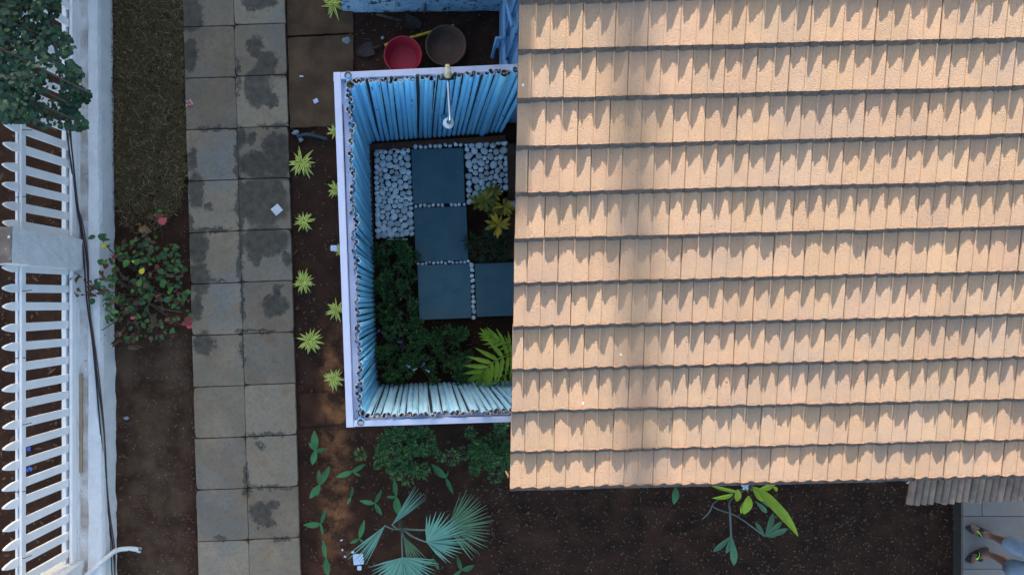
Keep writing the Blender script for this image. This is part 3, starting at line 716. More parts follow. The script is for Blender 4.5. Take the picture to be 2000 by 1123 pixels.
SL = {'a': [(803, 292), (905, 289), (908, 396), (807, 399)], 'b': [(808, 406), (911, 403), (915, 508), (812, 511)], 'c': [(815, 518), (918, 515), (921, 621), (819, 625)], 'd': [(927, 515), (1040, 511), (1042, 615), (931, 619)]}
def slate_slab(cs, label):
    z = 0.05; ps = [P(px, py, z) for px, py in cs]; m = MB()
    lo = [Vector((p.x, p.y, -0.01)) for p in reversed(ps)]; hi = [Vector((p.x, p.y, z - 0.004)) for p in reversed(ps)]
    cc = sum(hi, Vector()) / 4; top = [Vector((p.x + (cc.x - p.x) * 0.012, p.y + (cc.y - p.y) * 0.012, z)) for p in hi]
    b = m.quad_grid([lo, hi, top], 0, True); m.f.append((b + 8, b + 9, b + 10, b + 11)); m.m.append(0)
    tag(m.build('slate_slab', 'slate'), label, 'slab', 'slate stepping slabs in the shower')
slate_slab(SL['a'], 'dark slate slab between the two white pebble beds under the shower')
slate_slab(SL['b'], 'dark slate slab between two white pebble rows, beside the croton')
slate_slab(SL['c'], 'dark slate slab at the corner of the L, touching the dark fern bush')
slate_slab(SL['d'], 'dark slate slab running under the roof edge')

def in_poly(x, y, poly):
    c = False; n = len(poly); j = n - 1
    for i in range(n):
        if (poly[i][1] > y) != (poly[j][1] > y) and x < (poly[j][0] - poly[i][0]) * (y - poly[i][1]) / (poly[j][1] - poly[i][1]) + poly[i][0]: c = not c
        j = i
    return c
peb_meshes = []
for s in range(9):
    m = MB(); m.blob((0, 0, 0), (1.0, 0.86, 0.62), seed=s * 5 + 1, amp=0.25, nu=12, nv=7)
    peb_meshes.append(m.mesh('pebble', 'pebble', True))
def put_pebble(parent, p, r, i=None):
    M = Matrix.Translation(p) @ Matrix.Rotation(rnd(0, 6.28), 4, 'Z') @ Matrix.Rotation(rnd(-.25, .25), 4, 'X') @ Matrix.Diagonal((r * rnd(.84, .98), r * rnd(.86, .98), r * 0.8, 1))
    link('pebble', random.choice(peb_meshes), parent, M)
def pebble_bed(poly, label, n, rlo, rhi, seed, excl=None):
    random.seed(seed)
    z = 0.02; pw = [P(px, py, z) for px, py in poly]; pxy = [(q.x, q.y) for q in pw]
    m = MB(); m.poly([(q.x, q.y, 0.012) for q in reversed(pw)]); m.poly([(q.x, q.y, -0.05) for q in pw])
    m.quad_grid([[(q.x, q.y, -0.05) for q in reversed(pw)], [(q.x, q.y, 0.012) for q in reversed(pw)]], 0, True)
    bed = tag(m.build('pebble_bed', 'soil'), label, 'pebble bed', 'pebble beds in the shower')
    xs = [q[0] for q in pxy]; ys = [q[1] for q in pxy]
    pts = []
    while len(pts) < n:
        x, y = rnd(min(xs), max(xs)), rnd(min(ys), max(ys))
        if in_poly(x, y, pxy): pts.append([x, y, rnd(rlo, rhi) if random.random() < 0.75 else rnd(rhi, rhi * 1.3)])
    for it in range(140):
        for i in range(n):
            for j in range(i + 1, n):
                dx, dy = pts[j][0] - pts[i][0], pts[j][1] - pts[i][1]; rr = (pts[i][2] + pts[j][2]) * 0.97
                d2 = dx * dx + dy * dy
                if d2 < rr * rr and d2 > 1e-12:
                    d = math.sqrt(d2); k = (rr - d) / d * 0.25; pts[i][0] -= dx * k; pts[i][1] -= dy * k; pts[j][0] += dx * k; pts[j][1] += dy * k
        for p in pts:
            r = p[2] * 0.9
            if not in_poly(p[0], p[1], pxy) or True:
                # keep inside the convex outline
                m_ = len(pxy)
                for a in range(m_):
                    x1, y1 = pxy[a]; x2, y2 = pxy[(a + 1) % m_]; ex, ey = x2 - x1, y2 - y1; L = math.hypot(ex, ey)
                    nx, ny = -ey / L, ex / L
                    s = (p[0] - x1) * nx + (p[1] - y1) * ny
                    if SGN * s < r: p[0] += nx * SGN * (r - SGN * s) * 0.8; p[1] += ny * SGN * (r - SGN * s) * 0.8
    for x, y, r in pts: put_pebble(bed, Vector((x, y, 0.012 + r * 0.35)), r)
SGN = -1                                                     # outlines run clockwise seen from above
pebble_bed([(729, 284), (801, 279), (810, 462), (733, 468)], 'bed of white rounded pebbles left of the slate slabs', 112, 0.029, 0.042, 21)
pebble_bed([(906, 279), (991, 273), (996, 372), (911, 402)], 'bed of white rounded pebbles right of the slate slab, against the croton', 70, 0.027, 0.045, 22)
def pebble_row(a, b, n, label, seed, r=0.028):
    random.seed(seed); a, b = P(*a, 0.03), P(*b, 0.03); d = b - a; m = MB()
    m.box((0, 0, 0), (d.length, 0.055, 0.04), mtx=Matrix.Translation(((a.x + b.x) / 2, (a.y + b.y) / 2, 0.005)) @ Matrix.Rotation(math.atan2(d.y, d.x), 4, 'Z'))
    row = tag(m.build('pebble_row', 'soil'), label, 'pebbles', 'pebble rows between slate slabs')
    for i in range(n):
        if label.startswith('row of white pebbles below') and i == n // 2 + 1: continue
        put_pebble(row, a + d * ((i + 0.5) / n) + Vector((rnd(-.006, .006), rnd(-.008, .008), 0.012)), d.length / n * 0.5 * rnd(0.85, 1.1))
pebble_row((809, 403), (910, 399), 12, 'row of white pebbles below the shower slab, with a gap', 31)
pebble_row((814, 515), (918, 511), 14, 'row of white pebbles along the slab by the fern bush', 32)
pebble_row((920, 513), (926, 624), 11, 'row of white pebbles leading towards the lime palm', 33)
pebble_row((806, 288), (904, 283), 10, 'row of pebbles between timber border and shower slab', 34)
mb = MB(); a, b = P(757, 468, 0.04), P(796, 467, 0.04); mb.box((a + b) / 2, ((b - a).length, 0.012, 0.05)); tag(mb.build('edging_strip', 'white_plastic'), 'short white edging strip at the end of the pebble bed', 'edging')
wp = thing('waste_outlet', P(990, 400, 0.15), 'white waste pipe poking out beside the yellow croton', 'pipe')
mb = MB(); mb.tube([P(986, 401, 0.15), P(1040, 400, 0.15)], 0.045, 14); part('pipe', mb, 'pvc_clean', wp, True)
mb = MB(); mb.tube([P(984, 401, 0.15), P(994, 401, 0.15)], 0.056, 14); part('collar', mb, 'pvc_clean', wp, True)

# ------------------------------------------------------------------ yard north of the shower
kw = thing('low_wall', P(825, 10, 0), 'low worn blue-painted wall at the far side of the yard', 'wall')
xs = [-0.90 + i * 0.31 for i in range(7)]
for i in range(6):
    mb = MB(); rows = []
    y0 = 3.40 + 0.02 * i / 6
    for zt in range(6):
        z = zt * 0.09 - 0.02; ring = []
        for k in range(20):
            a = k / 20 * 4; s = int(a); t = (a - s) * 2 - 1; x, y = [(t, -1), (1, t), (-t, 1), (-1, -t)][s]
            q = Vector((xs[i] + 0.155 + x * 0.1535, y0 + 0.15 + y * 0.15, z)); ee = 0.008 * noise.noise(q * 11)
            ring.append(q + Vector((x * 0.2, y, 0)) * ee)
        rows.append(ring)
    b = mb.quad_grid(rows, 0, True); mb.f.append(tuple(range(b + 100, b + 120))); mb.m.append(0)
    part('block', mb, 'worn_blue_wall', kw)
for px, l_ in ((829, 'pale stick leaning on the low blue wall near the red basin'), (866, 'pale stick leaning on the low blue wall near the brown basin')):
    mb = MB(); a = P(px, 26 if px < 850 else 20, 0.02); mb.tube([a, (a.x + 0.02, a.y + 0.09, 0.45), (a.x + 0.06, a.y + 0.45, 0.72)], [0.013, 0.012, 0.010], 7); tag(mb.build('stick', 'twig_grey', smooth=True), l_, 'stick')

def basin(px, py, r, dep, matn, label):
    c = P(px, py, dep); c.z = 0.0; o = thing('basin', c, label, 'basin', 'builders basins in the yard')
    mb = MB(); mb.lathe([(0.001, 0.012), (r * 0.66, 0.010), (r * 0.80, 0.04), (r * 0.95, dep - 0.01), (r * 0.985, dep), (r, dep - 0.003), (r * 0.975, dep - 0.02), (r * 0.82, 0.03), (r * 0.68, 0.0), (0.001, 0.0)], c, 40)
    part('bowl', mb, matn, o, True)
    mb = MB(); ring = [c + Vector((r * 0.985 * math.cos(a), r * 0.985 * math.sin(a), dep)) for a in [2 * math.pi * i / 40 for i in range(41)]]
    mb.tube(ring, 0.009, 7, cap=False); part('rim', mb, matn, o, True)
basin(787, 108, 0.215, 0.17, 'basin_red', 'red plastic basin on the ground beyond the bamboo wall')
basin(871, 89, 0.232, 0.15, 'basin_brown', 'rusty brown basin on the ground beyond the bamboo wall')
def shovel(a, b, blade_c, blade_dir, hm, label):
    o = thing('shovel', b, label, 'shovel')
    mb = MB(); mb.tube([a, b], 0.017, 8); part('handle', mb, hm, o, True)
    d = (Vector(b) - Vector(a)).normalized()
    mb = MB(); mb.tube([Vector(b) - d * 0.02, Vector(b) + d * 0.13], [0.024, 0.020], 8); part('socket', mb, 'iron_dark', o, True)
    mb = MB(); rows = []; s = Vector((-d.y, d.x, 0)); st = Vector(b) + d * 0.11
    for i in range(7):
        t = i / 6; w = 0.08 * (1 - 0.85 * max(0, t - 0.55) ** 1.3 * 2.0)
        rows.append([st + d * 0.20 * t + s * w * x + Vector((0, 0, 0.02 * x * x + 0.012 - 0.02 * t)) for x in (-1, -.5, 0, .5, 1)])
    mb.quad_grid(rows); part('blade', mb, 'iron_dark', o, True)
shovel(P(887, 50, 0.06), P(747, 90, 0.03), None, None, 'yellow_paint', 'shovel with a yellow handle lying behind both basins')
shovel(P(735, 28, 0.05), P(772, 38, 0.03), None, None, 'twig', 'shovel with a brown handle lying by the low blue wall')
def rock(px, py, s, matn, label, seed):
    mb = MB(); c = P(px, py, 0.03); mb.blob((c.x, c.y, s[2] * 0.4), s, seed=seed, amp=0.5, nu=9, nv=6); return tag(mb.build('stone', matn), label, 'stone')
rock(676, 79, (0.05, 0.045, 0.035), 'stone', 'pale grey stone on the soil near the corner of the bamboo wall', 2)
rock(747, 73, (0.02, 0.02, 0.015), 'stone', 'small pale stone beside the yellow shovel', 4)
rock(577, 258, (0.045, 0.03, 0.03), 'stone', 'small brown stone at the path edge beside the hose', 6)
rock(587, 272, (0.03, 0.03, 0.022), 'stone', 'small round stone below the hose', 8)
rock(245, 817, (0.03, 0.022, 0.016), 'stone', 'small grey stone on soil beside the boundary wall', 9)
mb = MB(); mb.tube(smooth_line([P(580, 268, 0.03), P(596, 263, 0.03), P(618, 266, 0.03), P(640, 273, 0.02)]), 0.020, 8); tag(mb.build('hose', 'blue_hose', smooth=True), 'short dark blue hose lying on the soil by the path', 'hose')

# ------------------------------------------------------------------ porch awning, terrace
def awning():
    o = thing('bamboo_awning', (4.8, -1.4, 0), 'grey-brown split bamboo awning sticking out under the tiled eave', 'awning')
    ms = [slat_mesh('bamboo_slat', 0.85, ['grey_bamboo', 'bamboo_paint_edge'], r=0.030, seed=60 + i) for i in range(5)]
    random.seed(4)
    for i in range(36):
        x = 4.10 + i * 0.0575; ze = 2.29; y = -1.685 + 0.025 * (x - 4.1) + rnd(-.012, .012)
        s = -1 if i % 2 == 0 else 1
        # slat runs from its lower front end (z local 0) up under the eave
        M = Matrix.Translation((x, y, ze)) @ Matrix.Rotation(R(-90 + 12 ), 4, 'X') @ Matrix.Rotation(rnd(-.12, .12), 4, 'Z')
        M = M @ Matrix.Diagonal((rnd(.88, 1.02), rnd(.8, 1.1), 1, 1))
        link('bamboo_slat', random.choice(ms), o, M)
    for y, z in ((-1.50, 2.27), (-1.05, 2.37)):
        mb = MB(); mb.tube([(4.09, y, z), (6.25, y + 0.05, z)], [0.024, 0.024], 12); mb.tube([(4.083, y, z), (4.0895, y, z)], [0.012, 0.012], 8, mi=1); part('beam', mb, ['pvc_clean', 'cable_black'], o, True)
    for x in (4.3, 6.1):
        mb = MB(); mb.tube([(x, -1.2, 0.0), (x, -1.2, 2.31)], 0.03, 10); part('post', mb, 'pvc_clean', o, True)
awning()
def terrace():
    z = 0.15; x0 = P(1881, 1000, z).x
    mb = MB(); mb.box((x0 + 0.012 + 1.6, -2.9, 0.05), (3.2, 4.2, 0.13)); t = tag(mb.build('terrace', 'terrace_base'), kind='structure')
    random.seed(8)
    ys = [P(1900, py, z).y for py in (690, 800, 905, 1008, 1111, 1214, 1317)]
    for r in range(6):
        offs = 0.22 if r == 2 else (0.88 if r % 2 else 0.5)
        xsj = [x0, x0 + offs] + [x0 + offs + 0.78 * k for k in range(1, 6)]
        for c in range(len(xsj) - 1):
            if xsj[c + 1] > x0 + 3.3: break
            m = MB(); w = xsj[c + 1] - xsj[c] - 0.006; hh = abs(ys[r] - ys[r + 1]) - 0.006
            m.box(((xsj[c] + xsj[c + 1]) / 2, (ys[r] + ys[r + 1]) / 2, z - 0.018 + rnd(-.001, .001)), (w, hh, 0.036), bev=0.004, rot=0.0); part('paving_slab', m, 'terrace_stone', t)
mat('terrace_base', (0.05, 0.042, 0.038), rough=0.9)
mat('terrace_stone', (0.176, 0.163, 0.152), (0.207, 0.185, 0.168), scale=4, rough=0.75, bump=0.2, vary=0.08,
    extra=lambda n, l, cur, noise_n, ramp, mix, pos: mix(ramp(noise_n(9.0, 6.0).outputs[0], 0.48, 0.70), cur, (0.20, 0.155, 0.125)))
terrace()

# ------------------------------------------------------------------ vegetation
def rdir(el, az): return Vector((math.cos(el) * math.cos(az), math.cos(el) * math.sin(az), math.sin(el)))

# grass strip beside the wall
def grass():
    random.seed(12); mb = MB()
    poly = [(226, -60), (357, -60), (364, 250), (366, 330), (352, 400), (300, 470), (232, 440), (226, 200)]
    n = 0
    while n < 17000:
        px, py = rnd(222, 368), rnd(-60, 475)
        if not in_poly(px, py, poly): continue
        if py > 380 and random.random() < (py - 380) / 85: continue
        v0 = noise.noise(Vector((px * 0.045, py * 0.045, 3)))
        if v0 < -0.32 and random.random() < 0.7: continue
        n += 1
        p = P(px, py, 0.0); p.z = -0.005; az = rnd(0, 6.28); el = rnd(0.15, 1.1); L = rnd(0.035, 0.12); w = rnd(0.0022, 0.0056)
        d = rdir(el, az); s = Vector((-math.sin(az), math.cos(az), 0)) * w; m1 = p + d * L * 0.55; tip = p + d * L + Vector((0, 0, -L * 0.25))
        q = random.random(); mi = 2 if q > 0.90 else (1 if (v0 + rnd(-.5, .5)) > 0.16 else 0)
        b = len(mb.v); mb.v += [tuple(p - s), tuple(p + s), tuple(m1 + s * .8), tuple(m1 - s * .8), tuple(tip)]
        mb.f += [(b, b + 1, b + 2, b + 3), (b + 3, b + 2, b + 4)]; mb.m += [mi, mi]
    tag(mb.build('grass', ['grass_dry', 'grass_green', 'grass_straw']), 'dark dry grass strip between white wall and stone path', 'grass', kind='stuff')
grass()

# leaf litter and crumbs on the soil
def litter():
    random.seed(13); mb = MB()
    def chip(p, L, w, mi):
        az = rnd(0, 6.28); d = rdir(rnd(-.1, .35), az) * L; s = Vector((-math.sin(az), math.cos(az), rnd(-.4, .4))) * w
        b = len(mb.v); mb.v += [tuple(p), tuple(p + d * .5 + s), tuple(p + d), tuple(p + d * .5 - s)]; mb.f.append((b, b + 1, b + 2, b + 3)); mb.m.append(mi)
    zones = [(960, 1880, 945, 1130, 1050), (590, 1000, 835, 1130, 520), (228, 386, 640, 1130, 480), (1400, 1880, 930, 1130, 300), (565, 660, 250, 830, 130), (560, 980, 20, 140, 110), (-20, 130, 250, 1130, 420), (290, 372, 400, 700, 150), (820, 1005, 620, 700, 60)]
    for x0, x1, y0, y1, n in zones:
        for i in range(n):
            p = P(rnd(x0, x1), rnd(y0, y1), 0.004); q = random.random()
            out = x1 < 140
            if q < 0.16 and not out: chip(p, rnd(.012, .022), rnd(.004, .008), 3)
            elif q < 0.40: chip(p, rnd(.02, .05), rnd(.0015, .003), 0)
            elif q < 0.62: chip(p, rnd(.018, .045), rnd(.002, .005), 1)
            else: chip(p, rnd(.02, .06 if not out else .13), rnd(.003, .011 if not out else .02), 2)
    tag(mb.build('leaf_litter', ['grass_straw', 'bush_a', 'leaf_litter_brown', 'pale_crumb']), 'scattered dry leaf bits and crumbs on dark soil', 'litter', kind='stuff')
mat('leaf_litter_brown', (0.115, 0.060, 0.034), (0.075, 0.046, 0.030), scale=14, rough=0.9)
mat('pale_crumb', (0.25, 0.18, 0.14), (0.15, 0.105, 0.08), scale=14, rough=0.9)
litter()

def clods():
    random.seed(14); mb = MB()
    for x0, x1, y0, y1, n in [(960, 1875, 950, 1130, 520), (595, 1000, 840, 1130, 300), (232, 384, 660, 1130, 300), (572, 660, 250, 830, 140), (-20, 120, 250, 1130, 200), (570, 975, 22, 140, 90)]:
        for i in range(n):
            p = P(rnd(x0, x1), rnd(y0, y1), 0.0); r = rnd(.005, .012) if random.random() < .85 else rnd(.012, .024)
            mb.blob((p.x, p.y, -0.008 + r * .4), (r, r * rnd(.7, 1), r * .7), seed=i, amp=.5, nu=6, nv=3, rot=rnd(0, 6))
    tag(mb.build('soil_clods', 'clod'), 'small earth clods strewn over the dark soil', 'soil', kind='stuff')
mat('clod', (0.060, 0.040, 0.029), (0.100, 0.066, 0.045), scale=5, rough=0.95)
clods()

# striped rosette plants
var_leaf = [leaf_mesh('leaf', lance(0.075 + 0.012 * i, 0.8), ['var_green', 'var_cream'], droop=0.35 + 0.15 * i, fold=0.5, margin=0.42) for i in range(3)]
def rosette(px, py, s, label, n=30, seed=0):
    random.seed(seed * 7 + 3); c = P(px, py, 0.05); c.z = 0.0
    o = thing('striped_plant', c, label, 'plant', 'striped rosette plants in the bed')
    n = n if n < 20 else random.randint(20, 36); lean = Vector((rnd(-.3, .3), rnd(-.3, .3), 0)); s *= rnd(.85, 1.18)
    m = MB(); m.tube([c + Vector((0, 0, -0.02)), c + Vector((0.004, 0.002, 0.05))], [0.016, 0.012], 6); part('stem', m, 'var_green', o)
    for i in range(n):
        t = i / n; az = i * 2.39996 + rnd(-.25, .25); el = 0.15 + 1.15 * t ** 1.3 + rnd(-.12, .12)
        link('leaf', random.choice(var_leaf), o, orient(c + Vector((0, 0, 0.02 + 0.06 * t)), rdir(el, az) + lean, (0, 0, 1), s * rnd(.7, 1.2) * (1.0 - 0.3 * t), s * rnd(.7, 1.0)))
RO = [(590, 319, .165, 'yellow-striped rosette plant, first in the row along the path, below the hose'), (594, 433, .16, 'yellow-striped rosette plant at the path, beside the slab with the paper scrap'), (593, 550, .16, 'yellow-striped rosette plant touching the path edge, third in the row from the hose'),
      (605, 664, .15, 'yellow-striped rosette plant standing alone in the bed, last of the row along the path'), (654, 260, .14, 'striped rosette plant half under the frame, beside the hose end'), (657, 372, .15, 'striped rosette plant peeping out from the frame, second from the enclosure corner'),
      (664, 488, .11, 'small thin striped plant by the bracket of the frame'), (658, 606, .155, 'striped rosette plant half hidden by the frame, below the bracket'), (653, 739, .15, 'striped rosette plant with a yellowing leaf near the muddy step'), (651, 12, .16, 'striped rosette plant at the end of the low blue wall')]
for i, (px, py, s, lb) in enumerate(RO): rosette(px, py, s, lb, n=12 if s < .12 else 30, seed=i)

# broad-leaved seedlings
seed_leaf = [leaf_mesh('leaf', lance(0.125 + 0.025 * i, 0.9), ['seedling'], droop=0.18 + .12 * i, fold=0.25, wave=0.05) for i in range(3)]
def seedling(px, py, leaves, label, z=0.10):
    c = P(px, py, 0.03); c.z = 0; o = thing('seedling', c, label, 'plant', 'broad-leaved seedlings in the bed')
    top = c + Vector((0, 0, z)); m = MB(); m.tube([c + Vector((0, 0, -.02)), top], [0.006, 0.005], 6); part('stem', m, 'seedling', o)
    for (dx, dy, L) in leaves:
        az = math.atan2(-dy, dx); link('leaf', random.choice(seed_leaf), o, orient(top, rdir(rnd(.05, .3), az), (0, 0, 1), L * H / F * 0.98, L * H / F * rnd(.85, 1.1)))
random.seed(33)
SD = [(619, 876, [(-5, -36, 40), (22, -2, 24), (-9, 32, 36), (-16, -16, 22), (8, 4, 14)], 'seedling with four upright leaves below the muddy step'),
      (627, 942, [(-3, -28, 30), (18, -34, 42), (-22, 30, 36), (-4, 18, 24)], 'seedling with two twisted leaves at the path edge'),
      (629, 1018, [(10, -30, 34), (-34, 2, 36), (4, 20, 24)], 'seedling with three round leaves beside the path'),
      (638, 1085, [(-6, -36, 38), (0, 34, 36), (4, 40, 40)], 'tall seedling with leaves in one line by the path'),
      (690, 916, [(-34, 12, 36), (26, -14, 30), (16, 10, 20)], 'seedling with wide horizontal leaves on the warm-tinted soil strip'),
      (686, 968, [(-8, 16, 18), (2, -10, 20)], 'tiny single-leaf seedling on the warm-tinted soil strip'),
      (733, 979, [(-28, -4, 32), (14, -28, 32), (14, 26, 30)], 'seedling with three even leaves between the fine bush and blue palm'),
      (774, 968, [(-4, -36, 38), (-16, 0, 20), (4, 38, 40)], 'seedling below the round fine-leaved bush'),
      (703, 1046, [(10, -36, 38), (-18, 10, 22), (12, 12, 18)], 'seedling left of the blue fan palm'),
      (870, 930, [(-28, -26, 40), (16, 34, 36), (4, -8, 14)], 'seedling right of the round fine-leaved bush'),
      (900, 1106, [(-8, -26, 30), (26, -6, 30), (-18, 14, 24)], 'seedling at the tips of the blue fan palm'),
      (846, 1085, [(-14, 10, 24), (10, 20, 26)], 'seedling beneath the blue fan palm'),
      (1307, 942, [(0, 30, 38), (-4, -20, 30)], 'single upright leaf seedling under the roof eave')]
for px, py, lv, lb in SD: seedling(px, py, lv, lb, z=0.22 if px > 1200 else rnd(.07, .14))

# fine-leaved bushes
def bush(name, centre, rad, n, label, leaf=(0.02, 0.05), mats=('bush_a', 'bush_b', 'bush_c'), seed=0, lumps=48, cat='bush', group=None, w=0.24, blobs=None):
    random.seed(seed); c = Vector(centre); o = thing(name, (c.x, c.y, 0), label, cat, group)
    lum = blobs or [(c + Vector((random.gauss(0, .46) * rad[0], random.gauss(0, .46) * rad[1], rnd(-.6, 1) * rad[2] * .7)), rnd(.07, .22) * (rad[0] + rad[1]) / 2) for _ in range(lumps)]
    st = MB()
    for q, r in lum[::2]: st.tube([(c.x + rnd(-.03, .03), c.y + rnd(-.03, .03), -0.02), (c + q) / 2 - Vector((0, 0, 0.05)), q], [0.010, 0.007, 0.003], 5)
    part('stem', st, 'twig', o)
    mb = MB()
    for i in range(n):
        q, r = random.choice(lum); d = rdir(math.asin(rnd(-.35, 1)), rnd(0, 6.28)); p = q + d * r * rnd(0.45, 1.05)
        if p.z < 0.01: p.z = rnd(.01, .06)
        ld = (d + Vector((rnd(-.7, .7), rnd(-.7, .7), rnd(-.2, .6)))).normalized(); L = rnd(*leaf)
        s = ld.cross(Vector((rnd(-.3, .3), rnd(-.3, .3), 1))).normalized() * L * w * rnd(.7, 1.1)
        k = random.random(); mi = 2 if k > 0.93 else (1 if k + 0.35 * noise.noise(q * 3 + d) > 0.5 else 0)
        b = len(mb.v); mb.v += [tuple(p), tuple(p + ld * L * .5 + s), tuple(p + ld * L - Vector((0, 0, L * .15))), tuple(p + ld * L * .5 - s)]
        mb.f.append((b, b + 1, b + 2, b + 3)); mb.m.append(mi)
    tag(part('foliage', mb, list(mats), o), kind='stuff')
    return o
c = P(783, 880, 0.22); bush('fine_leaved_bush', c, (0.40, 0.34, 0.24), 3000, 'round fine-leaved green bush just outside the bamboo enclosure', seed=1, leaf=(0.022, 0.058))
c = P(962, 882, 0.22); bush('fine_leaved_bush', c, (0.36, 0.34, 0.24), 2700, 'round fine-leaved green bush tucked against the roof corner', seed=2, leaf=(0.022, 0.058))
def px_blobs(poly, n, zlo, zhi, r, seed):
    random.seed(seed); out = []
    xs = [p[0] for p in poly]; ys = [p[1] for p in poly]
    while len(out) < n:
        x, y = rnd(min(xs), max(xs)), rnd(min(ys), max(ys))
        if in_poly(x, y, poly): z = rnd(zlo, zhi); out.append((P(x, y, z), rnd(r * .7, r * 1.3)))
    return out
bl = px_blobs([(728, 480), (795, 475), (812, 500), (815, 560), (822, 640), (800, 745), (735, 745), (732, 600)], 60, 0.06, 0.42, 0.06, 3)
bush('fern_bush', P(770, 600, 0.25), (.3, .6, .2), 4300, 'tall dark ferny bush along the left bamboo wall inside the shower', leaf=(0.025, 0.055), seed=3, blobs=bl, w=0.2)
bl = px_blobs([(815, 650), (860, 640), (905, 650), (915, 700), (905, 752), (810, 748), (800, 690)], 40, 0.05, 0.34, 0.055, 4)
bush('fern_bush', P(850, 700, 0.2), (.3, .3, .2), 2500, 'low dark ferny bush at the foot of the pale bamboo wall, under white flowers', leaf=(0.025, 0.055), seed=4, blobs=bl, w=0.2)
bl = px_blobs([(918, 455), (985, 450), (992, 502), (925, 505)], 12, 0.03, 0.12, 0.05, 6)
bush('grassy_tuft', P(955, 480, 0.1), (.2, .2, .1), 700, 'dark wispy tuft below the yellow croton', leaf=(0.06, 0.14), seed=6, blobs=bl, w=0.04, mats=('bush_a', 'leaf_litter_brown', 'bush_b'), cat='plant')
for i, (px, py, dx, dy) in enumerate([(735, 650, 5, -4), (793, 712, 6, 4), (815, 719, -6, 3), (824, 716, 5, -7), (831, 722, 6, 3), (717, 643, 3, -3), (776, 667, 8, 1)]):
    q = P(px, py, 0.50); o = thing('small_flower', q, 'tiny pale violet flower on the dark ferny bush in the shower', 'flower', 'tiny flowers on the ferny bush')
    az = math.atan2(-dy, dx); m = MB(); m.tube([q - Vector((0, 0, .12)), q], 0.003, 5); part('stalk', m, 'bush_a', o)
    m = MB(); d = rdir(.3, az); m.tube([q, q + d * 0.035, q + d * 0.05], [0.004, 0.008, 0.016], 7); part('petals', m, 'petal' if i % 3 else 'petal_violet', o, True)

# croton
cro = [leaf_mesh('leaf', obov(0.13 + .02 * i), [m_], droop=0.3, fold=0.25, wave=.08) for i, m_ in enumerate(['croton_gold', 'croton_green', 'croton_gold'])]
def croton(px, py, heads, label):
    random.seed(px); c = P(px, py, 0); o = thing('croton', c, label, 'plant')
    for (hx, hy, z, n, L, gold) in heads:
        t = P(hx, hy, z); m = MB(); m.tube([c, (c + t) / 2 + Vector((rnd(-.03, .03), 0, .03)), t], [0.012, 0.010, 0.007], 6); part('stem', m, 'twig', o)
        for i in range(n):
            az = i * 2.4 + rnd(-.3, .3); el = rnd(0.0, .9)
            me = cro[0 if random.random() < gold else 1]
            link('leaf', me, o, orient(t + Vector((0, 0, rnd(-.06, .03))), rdir(el, az), (0, 0, 1), L * rnd(.8, 1.2)))
croton(965, 430, [(948, 392, .42, 22, .12, .45), (973, 440, .55, 17, .14, .9), (985, 405, .40, 14, .13, .8), (934, 395, .30, 12, .12, .35), (962, 378, .33, 14, .12, .5), (960, 412, .36, 12, .11, .5)], 'yellow and green croton with broad leaves beside the pebbles')
# lime palm by the roof edge
def palm_frond(o, base, axis_pts, n, L, spread, seed, mats='palm_lime'):
    random.seed(seed); ax = smooth_line(axis_pts, 5); m = MB(); m.tube([base] + ax, [0.013] + [0.011 - 0.007 * i / len(ax) for i in range(len(ax))], 6)
    fr = part('frond', m, 'palm_lime', o, True)
    me = LEAFLET
    k = len(ax) - 1
    for i in range(n):
        t = i / (n - 1); q = t * k; a = min(int(q), k - 1); p = ax[a].lerp(ax[a + 1], q - a); d = (ax[a + 1] - ax[a]).normalized()
        up = Vector((0, 0, 1)); s = d.cross(up).normalized()
        for sg in (-1, 1):
            ang = spread * (1 - 0.75 * t) + rnd(-.06, .06)
            ld = d * math.cos(ang) + s * sg * math.sin(ang) + Vector((0, 0, .12))
            ll = L * (0.75 + 0.4 * math.sin(math.pi * (0.15 + 0.7 * t))) * rnd(.92, 1.06)
            link('leaflet', me, fr, orient(p, ld, (rnd(-.1, .1), rnd(-.1, .1), 1), ll))
LEAFLET = leaf_mesh('leaflet', lambda t: 0.085 * (min(1, t * 6 + .15)) * (1.0 if t < .5 else max(.06, 1 - (t - .5) * 1.85)), ['palm_lime'], droop=0.22, fold=0.35, nseg=6)
pc = P(1012, 700, 0); pl = thing('lime_palm', pc, 'lime green feather palm leaning out from under the roof edge', 'palm')
m = MB(); m.tube([pc, pc + Vector((0, 0, .35))], [.04, .03], 8); part('trunk', m, 'bark', pl)
pt = pc + Vector((0, 0, .35))
palm_frond(pl, pt, [P(1000, 692, .62), P(975, 700, .72), P(950, 718, .70), P(938, 733, .62)], 9, .25, 1.35, 1)
palm_frond(pl, pt, [P(1003, 678, .60), P(985, 668, .70), P(968, 662, .68), P(952, 654, .60)], 7, .17, .9, 2)
palm_frond(pl, pt, [P(1005, 715, .5), P(990, 730, .55), P(975, 745, .5), P(962, 758, .4)], 6, .16, 1.0, 3)
palm_frond(pl, pt, [P(1030, 700, .6), P(1050, 700, .8), P(1075, 695, .9), P(1095, 690, .8)], 8, .25, 1.2, 4)

